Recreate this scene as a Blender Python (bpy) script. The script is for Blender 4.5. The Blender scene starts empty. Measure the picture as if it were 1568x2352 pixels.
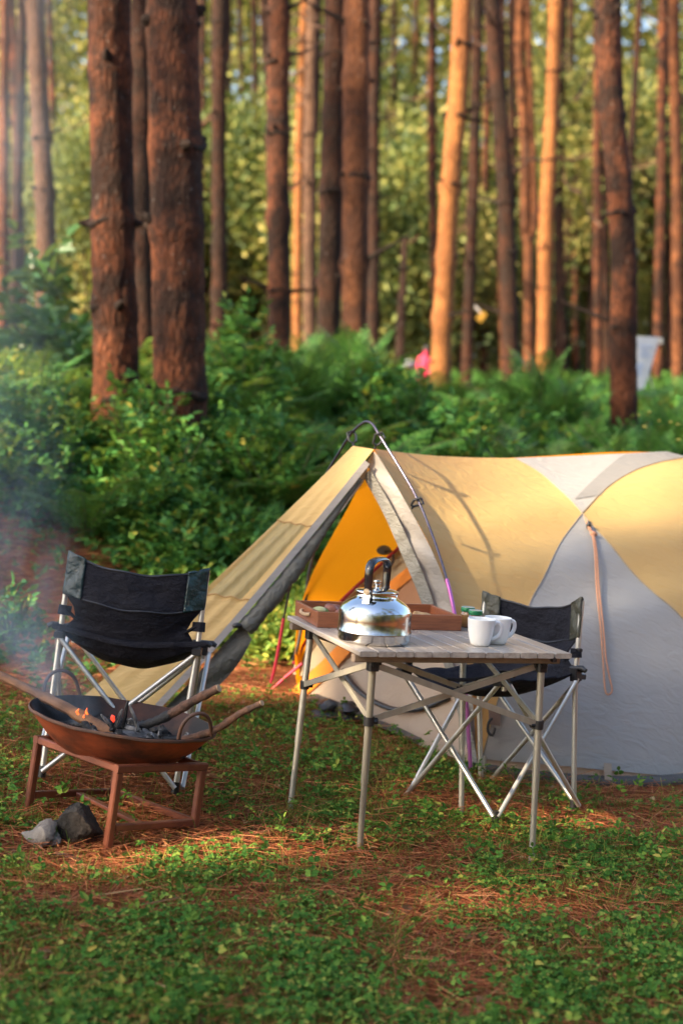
import bpy, bmesh, math, random
import numpy as np
from mathutils import Vector, Matrix, Euler
from mathutils.geometry import delaunay_2d_cdt
R_ = math.radians
rng = np.random.default_rng(7)
random.seed(7)
sc = bpy.context.scene
COL = sc.collection

# ------------------------------------------------------------------ camera
FPX, CAMH, PITCH = 3266.0, 1.63, R_(6.0)
cam_d = bpy.data.cameras.new("camera")
cam = bpy.data.objects.new("camera", cam_d)
COL.objects.link(cam)
cam.location = (0, 0, CAMH)
cam.rotation_euler = (R_(90) - PITCH, 0, 0)
cam_d.sensor_fit = 'VERTICAL'
cam_d.sensor_height = 36.0
cam_d.lens = 36.0 * FPX / 2352.0
cam_d.clip_end = 600
cam_d.dof.use_dof = True
cam_d.dof.focus_distance = 5.0
cam_d.dof.aperture_fstop = 1.75
sc.camera = cam

# ------------------------------------------------------------------ light
SUN_EL, SUN_AZ = R_(33), R_(31)      # azimuth: 0 = from straight left, 90 = from straight behind the camera
SUN = Vector((-math.cos(SUN_AZ) * math.cos(SUN_EL), -math.sin(SUN_AZ) * math.cos(SUN_EL), math.sin(SUN_EL)))
w = bpy.data.worlds.new("World")
sc.world = w
w.use_nodes = True
nt = w.node_tree
bg = nt.nodes['Background']
sky = nt.nodes.new('ShaderNodeTexSky')
sky.sky_type = 'NISHITA'
sky.sun_disc = False
sky.sun_elevation = SUN_EL
sky.sun_rotation = math.atan2(SUN.x, SUN.y)
sky.air_density = 1.0
sky.dust_density = 2.5
nt.links.new(sky.outputs[0], bg.inputs[0])
bg.inputs[1].default_value = 0.125
sun_d = bpy.data.lights.new("sun", 'SUN')
sun_d.energy = 5.0
sun_d.angle = R_(0.9)
sun_d.color = (1.0, 0.79, 0.53)
sun_o = bpy.data.objects.new("sun", sun_d)
COL.objects.link(sun_o)
sun_o.rotation_euler = (-SUN).to_track_quat('-Z', 'Y').to_euler()
sun_o.location = (-20, -15, 25)
sc.view_settings.view_transform = 'Standard'
sc.view_settings.look = 'None'
sc.view_settings.exposure = 2.0
sc.view_settings.gamma = 1.0
sc.cycles.use_denoising = True
sc.cycles.max_bounces = 8
sc.cycles.transparent_max_bounces = 6
sc.cycles.volume_bounces = 1
sc.cycles.sample_clamp_indirect = 6.0

# ------------------------------------------------------------------ helpers
def proj(P):
    P = np.asarray(P, float)
    x, y, z = P[..., 0], P[..., 1], P[..., 2] - CAMH
    d = y * math.cos(PITCH) - z * math.sin(PITCH)
    v = y * math.sin(PITCH) + z * math.cos(PITCH)
    return np.stack([784 + FPX * x / d, 1176 - FPX * v / d], -1)

def ray(x, y):
    a, b = (x - 784) / FPX, -(y - 1176) / FPX
    return np.array([a, math.cos(PITCH) + b * math.sin(PITCH), -math.sin(PITCH) + b * math.cos(PITCH)])

def W(x, y, Y):
    """world point at depth Y seen at (x, y) of the 1568 x 2352 survey grid"""
    d = ray(x, y)
    return Vector((d[0] * Y / d[1], Y, CAMH + d[2] * Y / d[1]))

def sstep(t):
    t = np.clip(t, 0, 1)
    return t * t * (3 - 2 * t)

_lat = rng.random((257, 257))
def vnoise(x, y):
    x = np.asarray(x, float) + 1000.3; y = np.asarray(y, float) + 1000.7
    xi, yi = np.floor(x).astype(int), np.floor(y).astype(int)
    fx, fy = sstep(x - xi), sstep(y - yi)
    a = _lat[xi % 256, yi % 256]; b = _lat[(xi + 1) % 256, yi % 256]
    c = _lat[xi % 256, (yi + 1) % 256]; d = _lat[(xi + 1) % 256, (yi + 1) % 256]
    return (a * (1 - fx) + b * fx) * (1 - fy) + (c * (1 - fx) + d * fx) * fy

def fbm(x, y, o=3):
    return sum(vnoise(x * 2 ** i, y * 2 ** i) * .5 ** i for i in range(o)) / sum(.5 ** i for i in range(o))

def gz(x, y):
    x = np.asarray(x, float); y = np.asarray(y, float)
    z = -.026 - .22 * np.tanh(x / 2.0)
    s = np.clip(8.3 + .55 * x, 7.2, 10.3)
    z = z + .85 * sstep((y - s) / 5.0) + .40 * sstep((y - 13) / 14.0)
    z = z + .35 * sstep((-1.55 - x) / 1.6) * sstep((y - 4.5) / 2)
    z = z + (fbm(x * 1.3, y * 1.3) - .5) * (.028 + .14 * sstep((y - 8) / 6))
    return z

def G(x, y):
    """ground point seen at (x, y)"""
    d = ray(x, y)
    t = 4.0
    for _ in range(400):
        p = d * t
        h = CAMH + p[2] - float(gz(p[0], p[1]))
        if h < .002: break
        t += max(.004, h * .5)
    return Vector((p[0], p[1], CAMH + p[2]))

def tag(o, label=None, cat=None, group=None, kind=None):
    if label: o['label'] = label
    if cat: o['category'] = cat
    if group: o['group'] = group
    if kind: o['kind'] = kind
    return o

def mesh_obj(name, V, F, mats, parent=None, smooth=True, origin=None, midx=None):
    V = np.asarray(V, float)
    if origin is not None: V = V - np.array(origin)
    me = bpy.data.meshes.new(name)
    if isinstance(F, np.ndarray) and F.ndim == 2:
        n, k = F.shape
        me.vertices.add(len(V)); me.vertices.foreach_set('co', V.astype(np.float32).ravel())
        me.loops.add(n * k); me.loops.foreach_set('vertex_index', F.astype(np.int32).ravel())
        me.polygons.add(n); me.polygons.foreach_set('loop_start', np.arange(0, n * k, k, dtype=np.int32))
        me.update(calc_edges=True); me.validate()
    else:
        me.from_pydata([tuple(v) for v in V], [], [tuple(f) for f in F])
    if smooth: me.polygons.foreach_set('use_smooth', np.ones(len(me.polygons), bool))
    for m in (mats if isinstance(mats, (list, tuple)) else [mats]): me.materials.append(m)
    if midx is not None: me.polygons.foreach_set('material_index', np.asarray(midx, np.int32))
    me.update()
    o = bpy.data.objects.new(name, me)
    COL.objects.link(o)
    if parent: o.parent = parent
    elif origin is not None: o.location = origin
    return o

class MB:
    def __init__(s): s.v = []; s.f = []; s.m = []; s.c = 0
    def add(s, V, F):
        b = len(s.v); s.v += [tuple(p) for p in V]
        s.f += [tuple(i + b for i in f) for f in F]; s.m += [s.c] * len(F)
    def tube(s, pts, r, n=10, cap=True, flat=1.0):
        P = [Vector(p) for p in pts]
        rs = r if isinstance(r, (list, tuple)) else [r] * len(P)
        V = []; F = []; up = None
        for i, p in enumerate(P):
            t = (P[min(i + 1, len(P) - 1)] - P[max(i - 1, 0)]).normalized()
            if up is None:
                up = Vector((0, 0, 1)) if abs(t.z) < .9 else Vector((0, 1, 0))
            a = t.cross(up).normalized(); b = a.cross(t); up = b
            for k in range(n):
                th = 2 * math.pi * k / n
                V.append(p + a * math.cos(th) * rs[i] + b * math.sin(th) * rs[i] * flat)
        for i in range(len(P) - 1):
            for k in range(n):
                F.append((i * n + k, i * n + (k + 1) % n, (i + 1) * n + (k + 1) % n, (i + 1) * n + k))
        if cap:
            F.append(tuple(range(n - 1, -1, -1))); F.append(tuple((len(P) - 1) * n + k for k in range(n)))
        s.add(V, F); return s
    def beam(s, p, q, wd, ht, up=(0, 0, 1), bev=.15):
        p, q = Vector(p), Vector(q); t = (q - p).normalized(); up = Vector(up)
        if abs(t.dot(up)) > .95: up = Vector((0, 1, 0))
        a = t.cross(up).normalized(); b = a.cross(t)
        k = min(wd, ht) * bev
        ring = [(wd / 2, ht / 2 - k), (wd / 2 - k, ht / 2), (-wd / 2 + k, ht / 2), (-wd / 2, ht / 2 - k),
                (-wd / 2, -ht / 2 + k), (-wd / 2 + k, -ht / 2), (wd / 2 - k, -ht / 2), (wd / 2, -ht / 2 + k)]
        V = [e + a * x + b * y for e in (p, q) for x, y in ring]
        F = [(i, 8 + i, 8 + (i + 1) % 8, (i + 1) % 8) for i in range(8)]
        F += [tuple(range(8)), tuple(range(15, 7, -1))]
        s.add(V, F); return s
    def lathe(s, prof, n=40, M=None):
        V = []; F = []
        for r, z in prof:
            for k in range(n):
                th = 2 * math.pi * k / n
                V.append(Vector((r * math.cos(th), r * math.sin(th), z)))
        for i in range(len(prof) - 1):
            for k in range(n):
                F.append((i * n + k, i * n + (k + 1) % n, (i + 1) * n + (k + 1) % n, (i + 1) * n + k))
        if M is not None: V = [M @ v for v in V]
        s.add(V, F); return s
    def grid(s, fn, nu, nv):
        V = [fn(i / nu, j / nv) for j in range(nv + 1) for i in range(nu + 1)]
        F = [(j * (nu + 1) + i, j * (nu + 1) + i + 1, (j + 1) * (nu + 1) + i + 1, (j + 1) * (nu + 1) + i) for j in range(nv) for i in range(nu)]
        s.add(V, F); return s
    def blob(s, c, r, sc_=(1, 1, 1), jit=.25, seed=0, n=10, sharp=1.0):
        rr = np.random.default_rng(seed); c = Vector(c)
        ph = rr.random((6, 3)) * 6.28; fr = rr.normal(0, 1.5, (6, 3))
        V = []; F = []
        for i in range(n + 1):
            th = math.pi * i / n
            for k in range(2 * n):
                a = math.pi * k / n
                d = np.array([math.sin(th) * math.cos(a), math.sin(th) * math.sin(a), math.cos(th)])
                f = 1 + jit * sum(math.sin(fr[q] @ d * 1.7 + ph[q, 0]) for q in range(6)) / 3
                V.append(c + Vector((d[0] * sc_[0], d[1] * sc_[1], d[2] * sc_[2])) * r * f)
        m = 2 * n
        for i in range(n):
            for k in range(m):
                F.append((i * m + k, (i + 1) * m + k, (i + 1) * m + (k + 1) % m, i * m + (k + 1) % m))
        s.add(V, F); return s
    def build(s, name, mats, parent=None, smooth=True, origin=None):
        o = mesh_obj(name, s.v, s.f, mats, parent, smooth, origin, s.m)
        bm = bmesh.new(); bm.from_mesh(o.data)
        bmesh.ops.remove_doubles(bm, verts=bm.verts, dist=1e-6)
        bmesh.ops.recalc_face_normals(bm, faces=bm.faces)
        bm.to_mesh(o.data); bm.free()
        if smooth:
            try: o.data.set_sharp_from_angle(angle=R_(38))
            except Exception: pass
        return o

def thing(name, loc, label, cat, group=None, M=None, rz=0):
    o = bpy.data.objects.new(name, None); COL.objects.link(o); o.empty_display_size = .1
    if M is not None: o.matrix_basis = M
    else: o.location = loc; o.rotation_euler = (0, 0, rz)
    return tag(o, label, cat, group)

def pose(x, y, z, yaw, pit, rol):
    return Matrix.Translation((x, y, z)) @ Matrix.Rotation(yaw, 4, 'Z') @ Matrix.Rotation(pit, 4, 'X') @ Matrix.Rotation(rol, 4, 'Y')

# ------------------------------------------------------------------ materials
def nm(name):
    m = bpy.data.materials.new(name); m.use_nodes = True
    t = m.node_tree; return m, t, t.nodes['Principled BSDF'], t.nodes['Material Output']

def coords(t, stretch=(1, 1, 1), rot=(0, 0, 0), kind='Object'):
    tc = t.nodes.new('ShaderNodeTexCoord'); mp = t.nodes.new('ShaderNodeMapping')
    mp.inputs['Scale'].default_value = stretch; mp.inputs['Rotation'].default_value = rot
    t.links.new(tc.outputs[kind], mp.inputs[0]); return mp.outputs[0]

def noise(t, vec, scale, detail=4, rough=.6, dist=0):
    n = t.nodes.new('ShaderNodeTexNoise'); n.inputs['Scale'].default_value = scale
    n.inputs['Detail'].default_value = detail; n.inputs['Roughness'].default_value = rough; n.inputs['Distortion'].default_value = dist
    t.links.new(vec, n.inputs['Vector']); return n.outputs['Fac']

def ramp(t, fac, stops):
    r = t.nodes.new('ShaderNodeValToRGB'); e = r.color_ramp.elements
    while len(e) > 1: e.remove(e[-1])
    e[0].position = stops[0][0]; e[0].color = (*stops[0][1], 1)
    for p, c in stops[1:]:
        q = e.new(p); q.color = (*c, 1)
    t.links.new(fac, r.inputs[0]); return r.outputs[0]

def mixc(t, fac, a, b, mode='MIX'):
    n = t.nodes.new('ShaderNodeMix'); n.data_type = 'RGBA'; n.blend_type = mode
    if hasattr(fac, 'is_linked'): t.links.new(fac, n.inputs[0])
    else: n.inputs[0].default_value = fac
    for s_, v in ((6, a), (7, b)):
        if isinstance(v, tuple): n.inputs[s_].default_value = (*v, 1)
        else: t.links.new(v, n.inputs[s_])
    return n.outputs[2]

def bump(t, bs, height, strength, dist=.01):
    b = t.nodes.new('ShaderNodeBump'); b.inputs['Strength'].default_value = strength; b.inputs['Distance'].default_value = dist
    t.links.new(height, b.inputs['Height']); t.links.new(b.outputs[0], bs.inputs['Normal']); return b

def mat(name, c1, c2=None, rough=.6, metal=0, scale=8, stretch=(1, 1, 1), bmp=0, bscale=None, bdist=.005, detail=5, lo=.35, hi=.65, spec=.5, transl=0, coat=0, tcol=None):
    m, t, bs, out = nm(name)
    v = coords(t, stretch)
    c2 = c2 or tuple(x * .7 for x in c1)
    col = ramp(t, noise(t, v, scale, detail), [(lo, c1), (hi, c2)])
    t.links.new(col, bs.inputs['Base Color'])
    bs.inputs['Roughness'].default_value = rough; bs.inputs['Metallic'].default_value = metal
    bs.inputs['Specular IOR Level'].default_value = spec; bs.inputs['Coat Weight'].default_value = coat
    if bmp: bump(t, bs, noise(t, v, bscale or scale * 3, 6), bmp, bdist)
    if transl:
        tr = t.nodes.new('ShaderNodeBsdfTranslucent'); mx = t.nodes.new('ShaderNodeMixShader'); mx.inputs[0].default_value = transl
        if tcol: tr.inputs[0].default_value = (*tcol, 1)
        else: t.links.new(col, tr.inputs[0])
        t.links.new(bs.outputs[0], mx.inputs[1]); t.links.new(tr.outputs[0], mx.inputs[2]); t.links.new(mx.outputs[0], out.inputs[0])
    return m

def leafmat(name, stops, rough=.5, transl=.35, patch=None, spec=.35):
    """foliage: each leaf takes its own shade along the ramp"""
    m, t, bs, out = nm(name)
    g = t.nodes.new('ShaderNodeNewGeometry')
    col = ramp(t, g.outputs['Random Per Island'], stops)
    if patch:
        v = coords(t, kind='Object')
        col = mixc(t, ramp(t, noise(t, v, patch[0], 2), [(.45, (0, 0, 0)), (.62, (1, 1, 1))]), col, mixc(t, .5, col, patch[1]))
    t.links.new(col, bs.inputs['Base Color'])
    bs.inputs['Roughness'].default_value = rough; bs.inputs['Specular IOR Level'].default_value = spec
    tr = t.nodes.new('ShaderNodeBsdfTranslucent'); mx = t.nodes.new('ShaderNodeMixShader'); mx.inputs[0].default_value = transl
    t.links.new(mixc(t, .5, col, (.25, .30, .03)), tr.inputs[0])
    t.links.new(bs.outputs[0], mx.inputs[1]); t.links.new(tr.outputs[0], mx.inputs[2]); t.links.new(mx.outputs[0], out.inputs[0])
    return m

def barkmat(name, red, dark, zs=.35):
    m, t, bs, out = nm(name)
    v = coords(t, (1, 1, zs)); v2 = coords(t, (1, 1, 1))
    a = noise(t, v, 22, 6, .65); b = noise(t, v2, 1.6, 4, .6, .6); c = noise(t, v2, 34, 3, .5)
    col = mixc(t, a, red, tuple(x * .45 for x in red))
    col = mixc(t, ramp(t, b, [(.38, (0, 0, 0)), (.58, (.95, .95, .95))]), col, dark)
    d_ = noise(t, v2, 9, 5, .7, .4); col = mixc(t, ramp(t, d_, [(.50, (0, 0, 0)), (.64, (.75, .75, .75))]), col, dark)
    col = mixc(t, ramp(t, c, [(.66, (0, 0, 0)), (.74, (.7, .7, .7))]), col, (.20, .19, .17))
    bs.inputs['Roughness'].default_value = .9; bs.inputs['Specular IOR Level'].default_value = .2
    vo = t.nodes.new('ShaderNodeTexVoronoi'); vo.feature = 'DISTANCE_TO_EDGE'; vo.inputs['Scale'].default_value = 21
    wv_ = t.nodes.new('ShaderNodeVectorMath'); wv_.operation = 'MULTIPLY_ADD'; wv_.inputs[1].default_value = (.09, .09, .09); nz_ = t.nodes.new('ShaderNodeTexNoise'); nz_.inputs['Scale'].default_value = 7; nz_.inputs['Detail'].default_value = 4; t.links.new(v, nz_.inputs['Vector']); t.links.new(nz_.outputs['Color'], wv_.inputs[0]); t.links.new(v, wv_.inputs[2]); t.links.new(wv_.outputs[0], vo.inputs['Vector'])
    col = mixc(t, ramp(t, vo.outputs['Distance'], [(.0, (.55, .55, .55)), (.16, (0, 0, 0))]), col, tuple(x * .8 for x in dark)); t.links.new(col, bs.inputs['Base Color'])
    ad = t.nodes.new('ShaderNodeMath'); ad.operation = 'MULTIPLY_ADD'; ad.inputs[1].default_value = .8
    t.links.new(vo.outputs['Distance'], ad.inputs[0]); t.links.new(a, ad.inputs[2])
    bump(t, bs, ad.outputs[0], 1.0, .045)
    return m

def fabric(name, col, col2, rough=.55, transl=.3, wr=(2.5, 12, 7), wscale=3.0, strength=.6, tcol=None, dist=.012):
    """tent cloth: long soft tension wrinkles and a fine weave"""
    m, t, bs, out = nm(name)
    v = coords(t, wr, (0, R_(14), 0)); v2 = coords(t, (1, 1, 1))
    c = mixc(t, noise(t, v2, 2.2, 4), col, col2)
    t.links.new(c, bs.inputs['Base Color']); bs.inputs['Roughness'].default_value = rough; bs.inputs['Specular IOR Level'].default_value = .3
    n1 = noise(t, v, wscale, 3, .5, .8); n2 = noise(t, v2, 420, 1)
    ad = t.nodes.new('ShaderNodeMath'); ad.operation = 'MULTIPLY_ADD'; ad.inputs[1].default_value = .02
    t.links.new(n2, ad.inputs[0]); t.links.new(n1, ad.inputs[2])
    b = bump(t, bs, ad.outputs[0], strength, dist)
    tr = t.nodes.new('ShaderNodeBsdfTranslucent'); mx = t.nodes.new('ShaderNodeMixShader'); mx.inputs[0].default_value = transl
    if tcol: tr.inputs[0].default_value = (*tcol, 1)
    else: t.links.new(c, tr.inputs[0])
    t.links.new(b.outputs[0], tr.inputs['Normal'])
    t.links.new(bs.outputs[0], mx.inputs[1]); t.links.new(tr.outputs[0], mx.inputs[2]); t.links.new(mx.outputs[0], out.inputs[0])
    return m

def glow(name, c, s):
    m, t, bs, out = nm(name)
    bs.inputs['Base Color'].default_value = (.05, .02, .01, 1)
    n = noise(t, coords(t), 60, 3)
    t.links.new(ramp(t, n, [(.3, tuple(x * .4 for x in c)), (.6, c)]), bs.inputs['Emission Color'])
    bs.inputs['Emission Strength'].default_value = s
    return m

M_alu = mat('aluminium', (.62, .60, .55), (.52, .50, .45), .38, .75, 30, (1, 1, .1), .05)
M_champ = mat('champagne_metal', (.42, .385, .31), (.34, .31, .25), .45, .55, 25, (1, 1, .2), .05)
M_black = mat('black_plastic', (.012, .012, .014), (.02, .02, .022), .4, 0, 30)
M_cloth = mat('black_canvas', (.0060, .0065, .012), (.010, .010, .016), .85, 0, 6, (1, 1, 1.6), spec=.3, bmp=.8, bscale=7, bdist=.05)
M_teal = mat('dark_teal_vinyl', (.005, .020, .024), (.008, .032, .036), .16, 0, 9, bmp=.9, bscale=16, bdist=.02)
M_olive = mat('olive_vinyl', (.045, .045, .03), (.065, .065, .045), .3, 0, 9, bmp=.9, bscale=16, bdist=.02)
M_rust = mat('rusty_iron', (.38, .085, .030), (.085, .030, .018), .66, .25, 5, (1, 1, 1.8), bmp=.5, bscale=30, bdist=.004, spec=.4)
M_rim = mat('burnt_iron', (.06, .04, .035), (.13, .06, .035), .7, .2, 12, bmp=.3)
M_soot = mat('sooty_iron', (.016, .016, .018), (.10, .042, .028), .85, .1, 5, bmp=.3, bscale=40, lo=.48, hi=.75)
M_stand = mat('brown_painted_steel', (.14, .045, .028), (.20, .065, .035), .36, .3, 14, bmp=.2, bscale=60, bdist=.003)
M_ash = mat('ash', (.025, .025, .027), (.19, .185, .18), .95, 0, 24, bmp=1, bscale=60, bdist=.02)
M_char = mat('charcoal', (.006, .006, .007), (.018, .018, .019), .7, 0, 30, bmp=.8, bscale=50, bdist=.01)
M_charash = mat('ashen_charcoal', (.012, .012, .012), (.26, .25, .24), .9, 0, 26, (1, 1, .3), bmp=.8, bscale=50, bdist=.01, lo=.45, hi=.6)
M_ember = glow('ember', (1.0, .05, .02), .5)
M_flame = glow('flame', (1.0, .13, .02), .8)
M_stick = mat('bark_stick', (.15, .07, .04), (.045, .026, .019), .85, 0, 26, (1, 1, 1), bmp=1, bscale=45, bdist=.01)
M_plank = mat('split_wood', (.30, .145, .068), (.12, .06, .034), .85, 0, 9, (1, 1, 1), bmp=.7, bscale=35, bdist=.01)
M_cut = mat('cut_wood', (.45, .32, .2), (.3, .2, .12), .85)
M_wood = mat('tray_wood', (.34, .115, .046), (.18, .056, .024), .42, 0, 5, (1.5, 22, 18), bmp=.15, bscale=12, lo=.3, hi=.7, coat=.15)
M_slat = mat('table_laminate', (.40, .35, .30), (.27, .235, .205), .33, 0, 3.2, (14, 1.2, 14), bmp=.06, bscale=6, lo=.4, hi=.62)
M_slatedge = mat('slat_edge', (.30, .22, .16), (.2, .15, .11), .5, .2, 20)
M_rope = mat('rope', (.52, .37, .22), (.36, .24, .14), .9, 0, 80, bmp=.8, bscale=160)
M_steel = mat('polished_steel', (.70, .70, .69), (.60, .60, .60), .06, 1.0, 8, (1, 1, 1), bmp=.05, bscale=30)
M_brushed = mat('brushed_steel', (.58, .58, .57), (.46, .46, .46), .17, 1.0, 14, (1, 1, 40), bmp=.03, bscale=14)
M_mug = mat('white_glaze', (.80, .80, .79), (.78, .78, .77), .16, 0, 3, coat=.3)
M_green = mat('green_lid', (.01, .16, .06), (.012, .2, .075), .3, .2, 10)
M_lidtop = mat('pale_lid_top', (.45, .5, .42), (.36, .4, .34), .3, .6, 10)
M_jarA = mat('amber_contents', (.30, .16, .055), (.2, .09, .035), .12, 0, 14, coat=.8)
M_jarB = mat('berry_contents', (.16, .055, .04), (.05, .015, .016), .12, 0, 20, coat=.8)
M_guava = mat('green_fruit_skin', (.13, .19, .025), (.22, .26, .05), .5, 0, 10)
M_flesh = mat('pale_fruit_flesh', (.55, .52, .24), (.45, .42, .15), .5, 0, 25)
M_bun = mat('glazed_bun', (.30, .105, .055), (.14, .04, .025), .45, 0, 16, bmp=.7, bscale=20, bdist=.01)
M_crumb = mat('bread_piece', (.52, .33, .15), (.36, .2, .08), .8, 0, 40, bmp=.6)
M_rockw = mat('pale_rock', (.30, .265, .22), (.13, .105, .085), .9, 0, 9, bmp=.9, bscale=22, bdist=.02)
M_rockb = mat('charred_stump', (.006, .006, .005), (.034, .025, .020), .85, 0, 14, (1, 1, .6), bmp=1, bscale=24, bdist=.03)
M_yel = fabric('yellow_nylon', (.58, .405, .165), (.53, .37, .15), transl=.28, tcol=(.66, .36, .09))
M_gry = fabric('grey_nylon', (.355, .357, .352), (.325, .327, .322), transl=.2)
M_gry2 = fabric('doubled_grey_nylon', (.235, .23, .22), (.21, .205, .198), transl=.1)
M_front = fabric('front_grey_nylon', (.33, .305, .28), (.29, .27, .25), transl=.2, wr=(5, 5, 12), wscale=2.4)
M_orange = fabric('backlit_orange_cloth', (.90, .27, .008), (.84, .25, .008), transl=.6, tcol=(1.0, .34, .008), strength=.15)  # yellow fly cloth coloured orange for light coming through it
M_beige = fabric('beige_inner_cloth', (.46, .37, .28), (.42, .33, .25), transl=.3, strength=.3)
M_khaki = fabric('khaki_mesh_cloth', (.32, .27, .19), (.28, .24, .17), transl=.3, strength=.2)
M_peach = fabric('peach_mesh_cloth', (.50, .25, .12), (.42, .21, .11), transl=.3, strength=.3)
M_obind = fabric('orange_binding', (.72, .24, .02), (.66, .21, .02), transl=.25, strength=.2)
M_window = fabric('olive_vinyl_window', (.48, .37, .165), (.42, .33, .15), rough=.3, transl=.35, wr=(8, 2, 2), strength=.6)
M_roll = fabric('dark_grey_roll', (.135, .130, .110), (.10, .098, .088), rough=.6, transl=.05, wr=(9, 9, 9), strength=.8, dist=.02)
M_hem = fabric('pale_hem', (.27, .25, .24), (.24, .225, .22), transl=.1)
M_ruff = fabric('gathered_hem', (.245, .24, .215), (.21, .205, .185), transl=.1, wr=(10, 10, 30), strength=.9)
M_floor = mat('groundsheet', (.055, .05, .046), (.10, .09, .08), .7, 0, 6, bmp=.5, bscale=8, bdist=.03)
M_pole = mat('anodised_pole', (.07, .065, .10), (.09, .085, .12), .3, .85, 30)
M_pink = mat('violet_pole_end', (.48, .15, .42), (.42, .13, .38), .35, .6, 30)
M_red = mat('red_anodised', (.36, .03, .05), (.30, .025, .06), .4, .4, 30)
M_cord = mat('salmon_cord', (.52, .26, .15), (.42, .2, .12), .85, 0, 120, bmp=.5)
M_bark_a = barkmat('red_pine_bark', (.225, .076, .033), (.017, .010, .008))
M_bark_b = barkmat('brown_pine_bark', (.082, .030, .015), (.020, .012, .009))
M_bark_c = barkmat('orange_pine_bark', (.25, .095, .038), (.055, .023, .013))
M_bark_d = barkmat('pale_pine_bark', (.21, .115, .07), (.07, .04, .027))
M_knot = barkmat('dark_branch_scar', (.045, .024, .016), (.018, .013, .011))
M_bark_e = barkmat('sunlit_orange_bark', (.50, .205, .065), (.20, .08, .03))  # lighter bark for the bright trunks, sunlight painted into its colour
M_needle = leafmat('pine_foliage', [(0, (.018, .035, .014)), (.5, (.04, .075, .02)), (1, (.12, .14, .03))], .6, .25)
M_far = leafmat('far_foliage', [(0, (.06, .09, .035)), (.4, (.17, .21, .06)), (.72, (.42, .40, .11)), (1, (.78, .64, .22))], .6, .4, (.33, (.03, .06, .025)))
M_farpine = leafmat('far_needles', [(0, (.045, .085, .03)), (.6, (.11, .16, .05)), (1, (.32, .32, .08))], .6, .3)
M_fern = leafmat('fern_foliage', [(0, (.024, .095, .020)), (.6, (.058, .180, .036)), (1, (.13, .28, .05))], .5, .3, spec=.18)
M_fernlit = leafmat('sunlit_fern_foliage', [(0, (.05, .13, .03)), (1, (.14, .24, .06))], .5, .35)  # lit copy of the fern leaves, sunlight put into the colour
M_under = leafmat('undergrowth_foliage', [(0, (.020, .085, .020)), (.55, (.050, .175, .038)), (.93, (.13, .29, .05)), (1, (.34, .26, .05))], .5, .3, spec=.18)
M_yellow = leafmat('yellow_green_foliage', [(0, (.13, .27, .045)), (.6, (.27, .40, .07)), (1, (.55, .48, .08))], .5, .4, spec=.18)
M_broad = leafmat('broad_leaf', [(0, (.02, .075, .02)), (1, (.07, .17, .045))], .35, .3, spec=.5)
M_clover = leafmat('ground_leaf', [(0, (.034, .115, .022)), (.6, (.082, .200, .036)), (.9, (.23, .34, .06)), (1, (.46, .36, .09))], .7, .3, spec=.06)
M_grass = leafmat('grass_blade', [(0, (.06, .14, .022)), (.7, (.16, .24, .04)), (1, (.44, .33, .08))], .6, .3, spec=.2)
M_litter = leafmat('dry_needles', [(0, (.17, .045, .020)), (.5, (.40, .115, .048)), (1, (.58, .26, .11))], .65, .15, spec=.2)
M_stem = mat('green_stem', (.05, .07, .025), (.09, .06, .03), .7)

def ground_material():
    m, t, bs, out = nm('forest_floor')
    v = coords(t, (1, 1, 1)); vs = coords(t, (1, 5, 1), (0, 0, .6)); vs2 = coords(t, (6, 1, 1), (0, 0, -.5))
    a = noise(t, vs, 34, 5, .7, .5); b = noise(t, vs2, 26, 5, .7, .5); c = noise(t, v, 1.4, 4)
    ad = t.nodes.new('ShaderNodeMath'); ad.operation = 'ADD'; t.links.new(a, ad.inputs[0]); t.links.new(b, ad.inputs[1])
    hf = t.nodes.new('ShaderNodeMath'); hf.operation = 'MULTIPLY'; hf.inputs[1].default_value = .5; t.links.new(ad.outputs[0], hf.inputs[0])
    col = ramp(t, hf.outputs[0], [(.3, (.08, .028, .013)), (.5, (.25, .072, .026)), (.7, (.44, .14, .05))])
    col = mixc(t, ramp(t, c, [(.45, (0, 0, 0)), (.7, (.8, .8, .8))]), col, (.045, .048, .018))
    t.links.new(col, bs.inputs['Base Color']); bs.inputs['Roughness'].default_value = .95; bs.inputs['Specular IOR Level'].default_value = .1
    bump(t, bs, hf.outputs[0], 1, .03)
    return m
M_ground = ground_material()

# ------------------------------------------------------------------ ground
def axis(lo, hi, c0, c1, fine, coarse_n):
    a = c0 - (np.linspace(0, 1, coarse_n)[1:] ** 2) * (c0 - lo)
    b = c1 + (np.linspace(0, 1, coarse_n)[1:] ** 2) * (hi - c1)
    return np.concatenate([a[::-1], np.arange(c0, c1 + 1e-6, fine), b])
xs = axis(-140, 140, -5, 6, .08, 40); ys = axis(-60, 300, 2.5, 15, .08, 45)
XX, YY = np.meshgrid(xs, ys)
ZZ = gz(XX, YY)
nx_, ny_ = len(xs), len(ys)
idx = np.arange(nx_ * ny_).reshape(ny_, nx_)
FF = np.stack([idx[:-1, :-1], idx[:-1, 1:], idx[1:, 1:], idx[1:, :-1]], -1).reshape(-1, 4)
ground = mesh_obj('ground', np.stack([XX, YY, ZZ], -1).reshape(-1, 3), FF, M_ground)
tag(ground, 'forest floor of rust coloured pine needles rising to a bank', 'ground', kind='structure')

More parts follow.
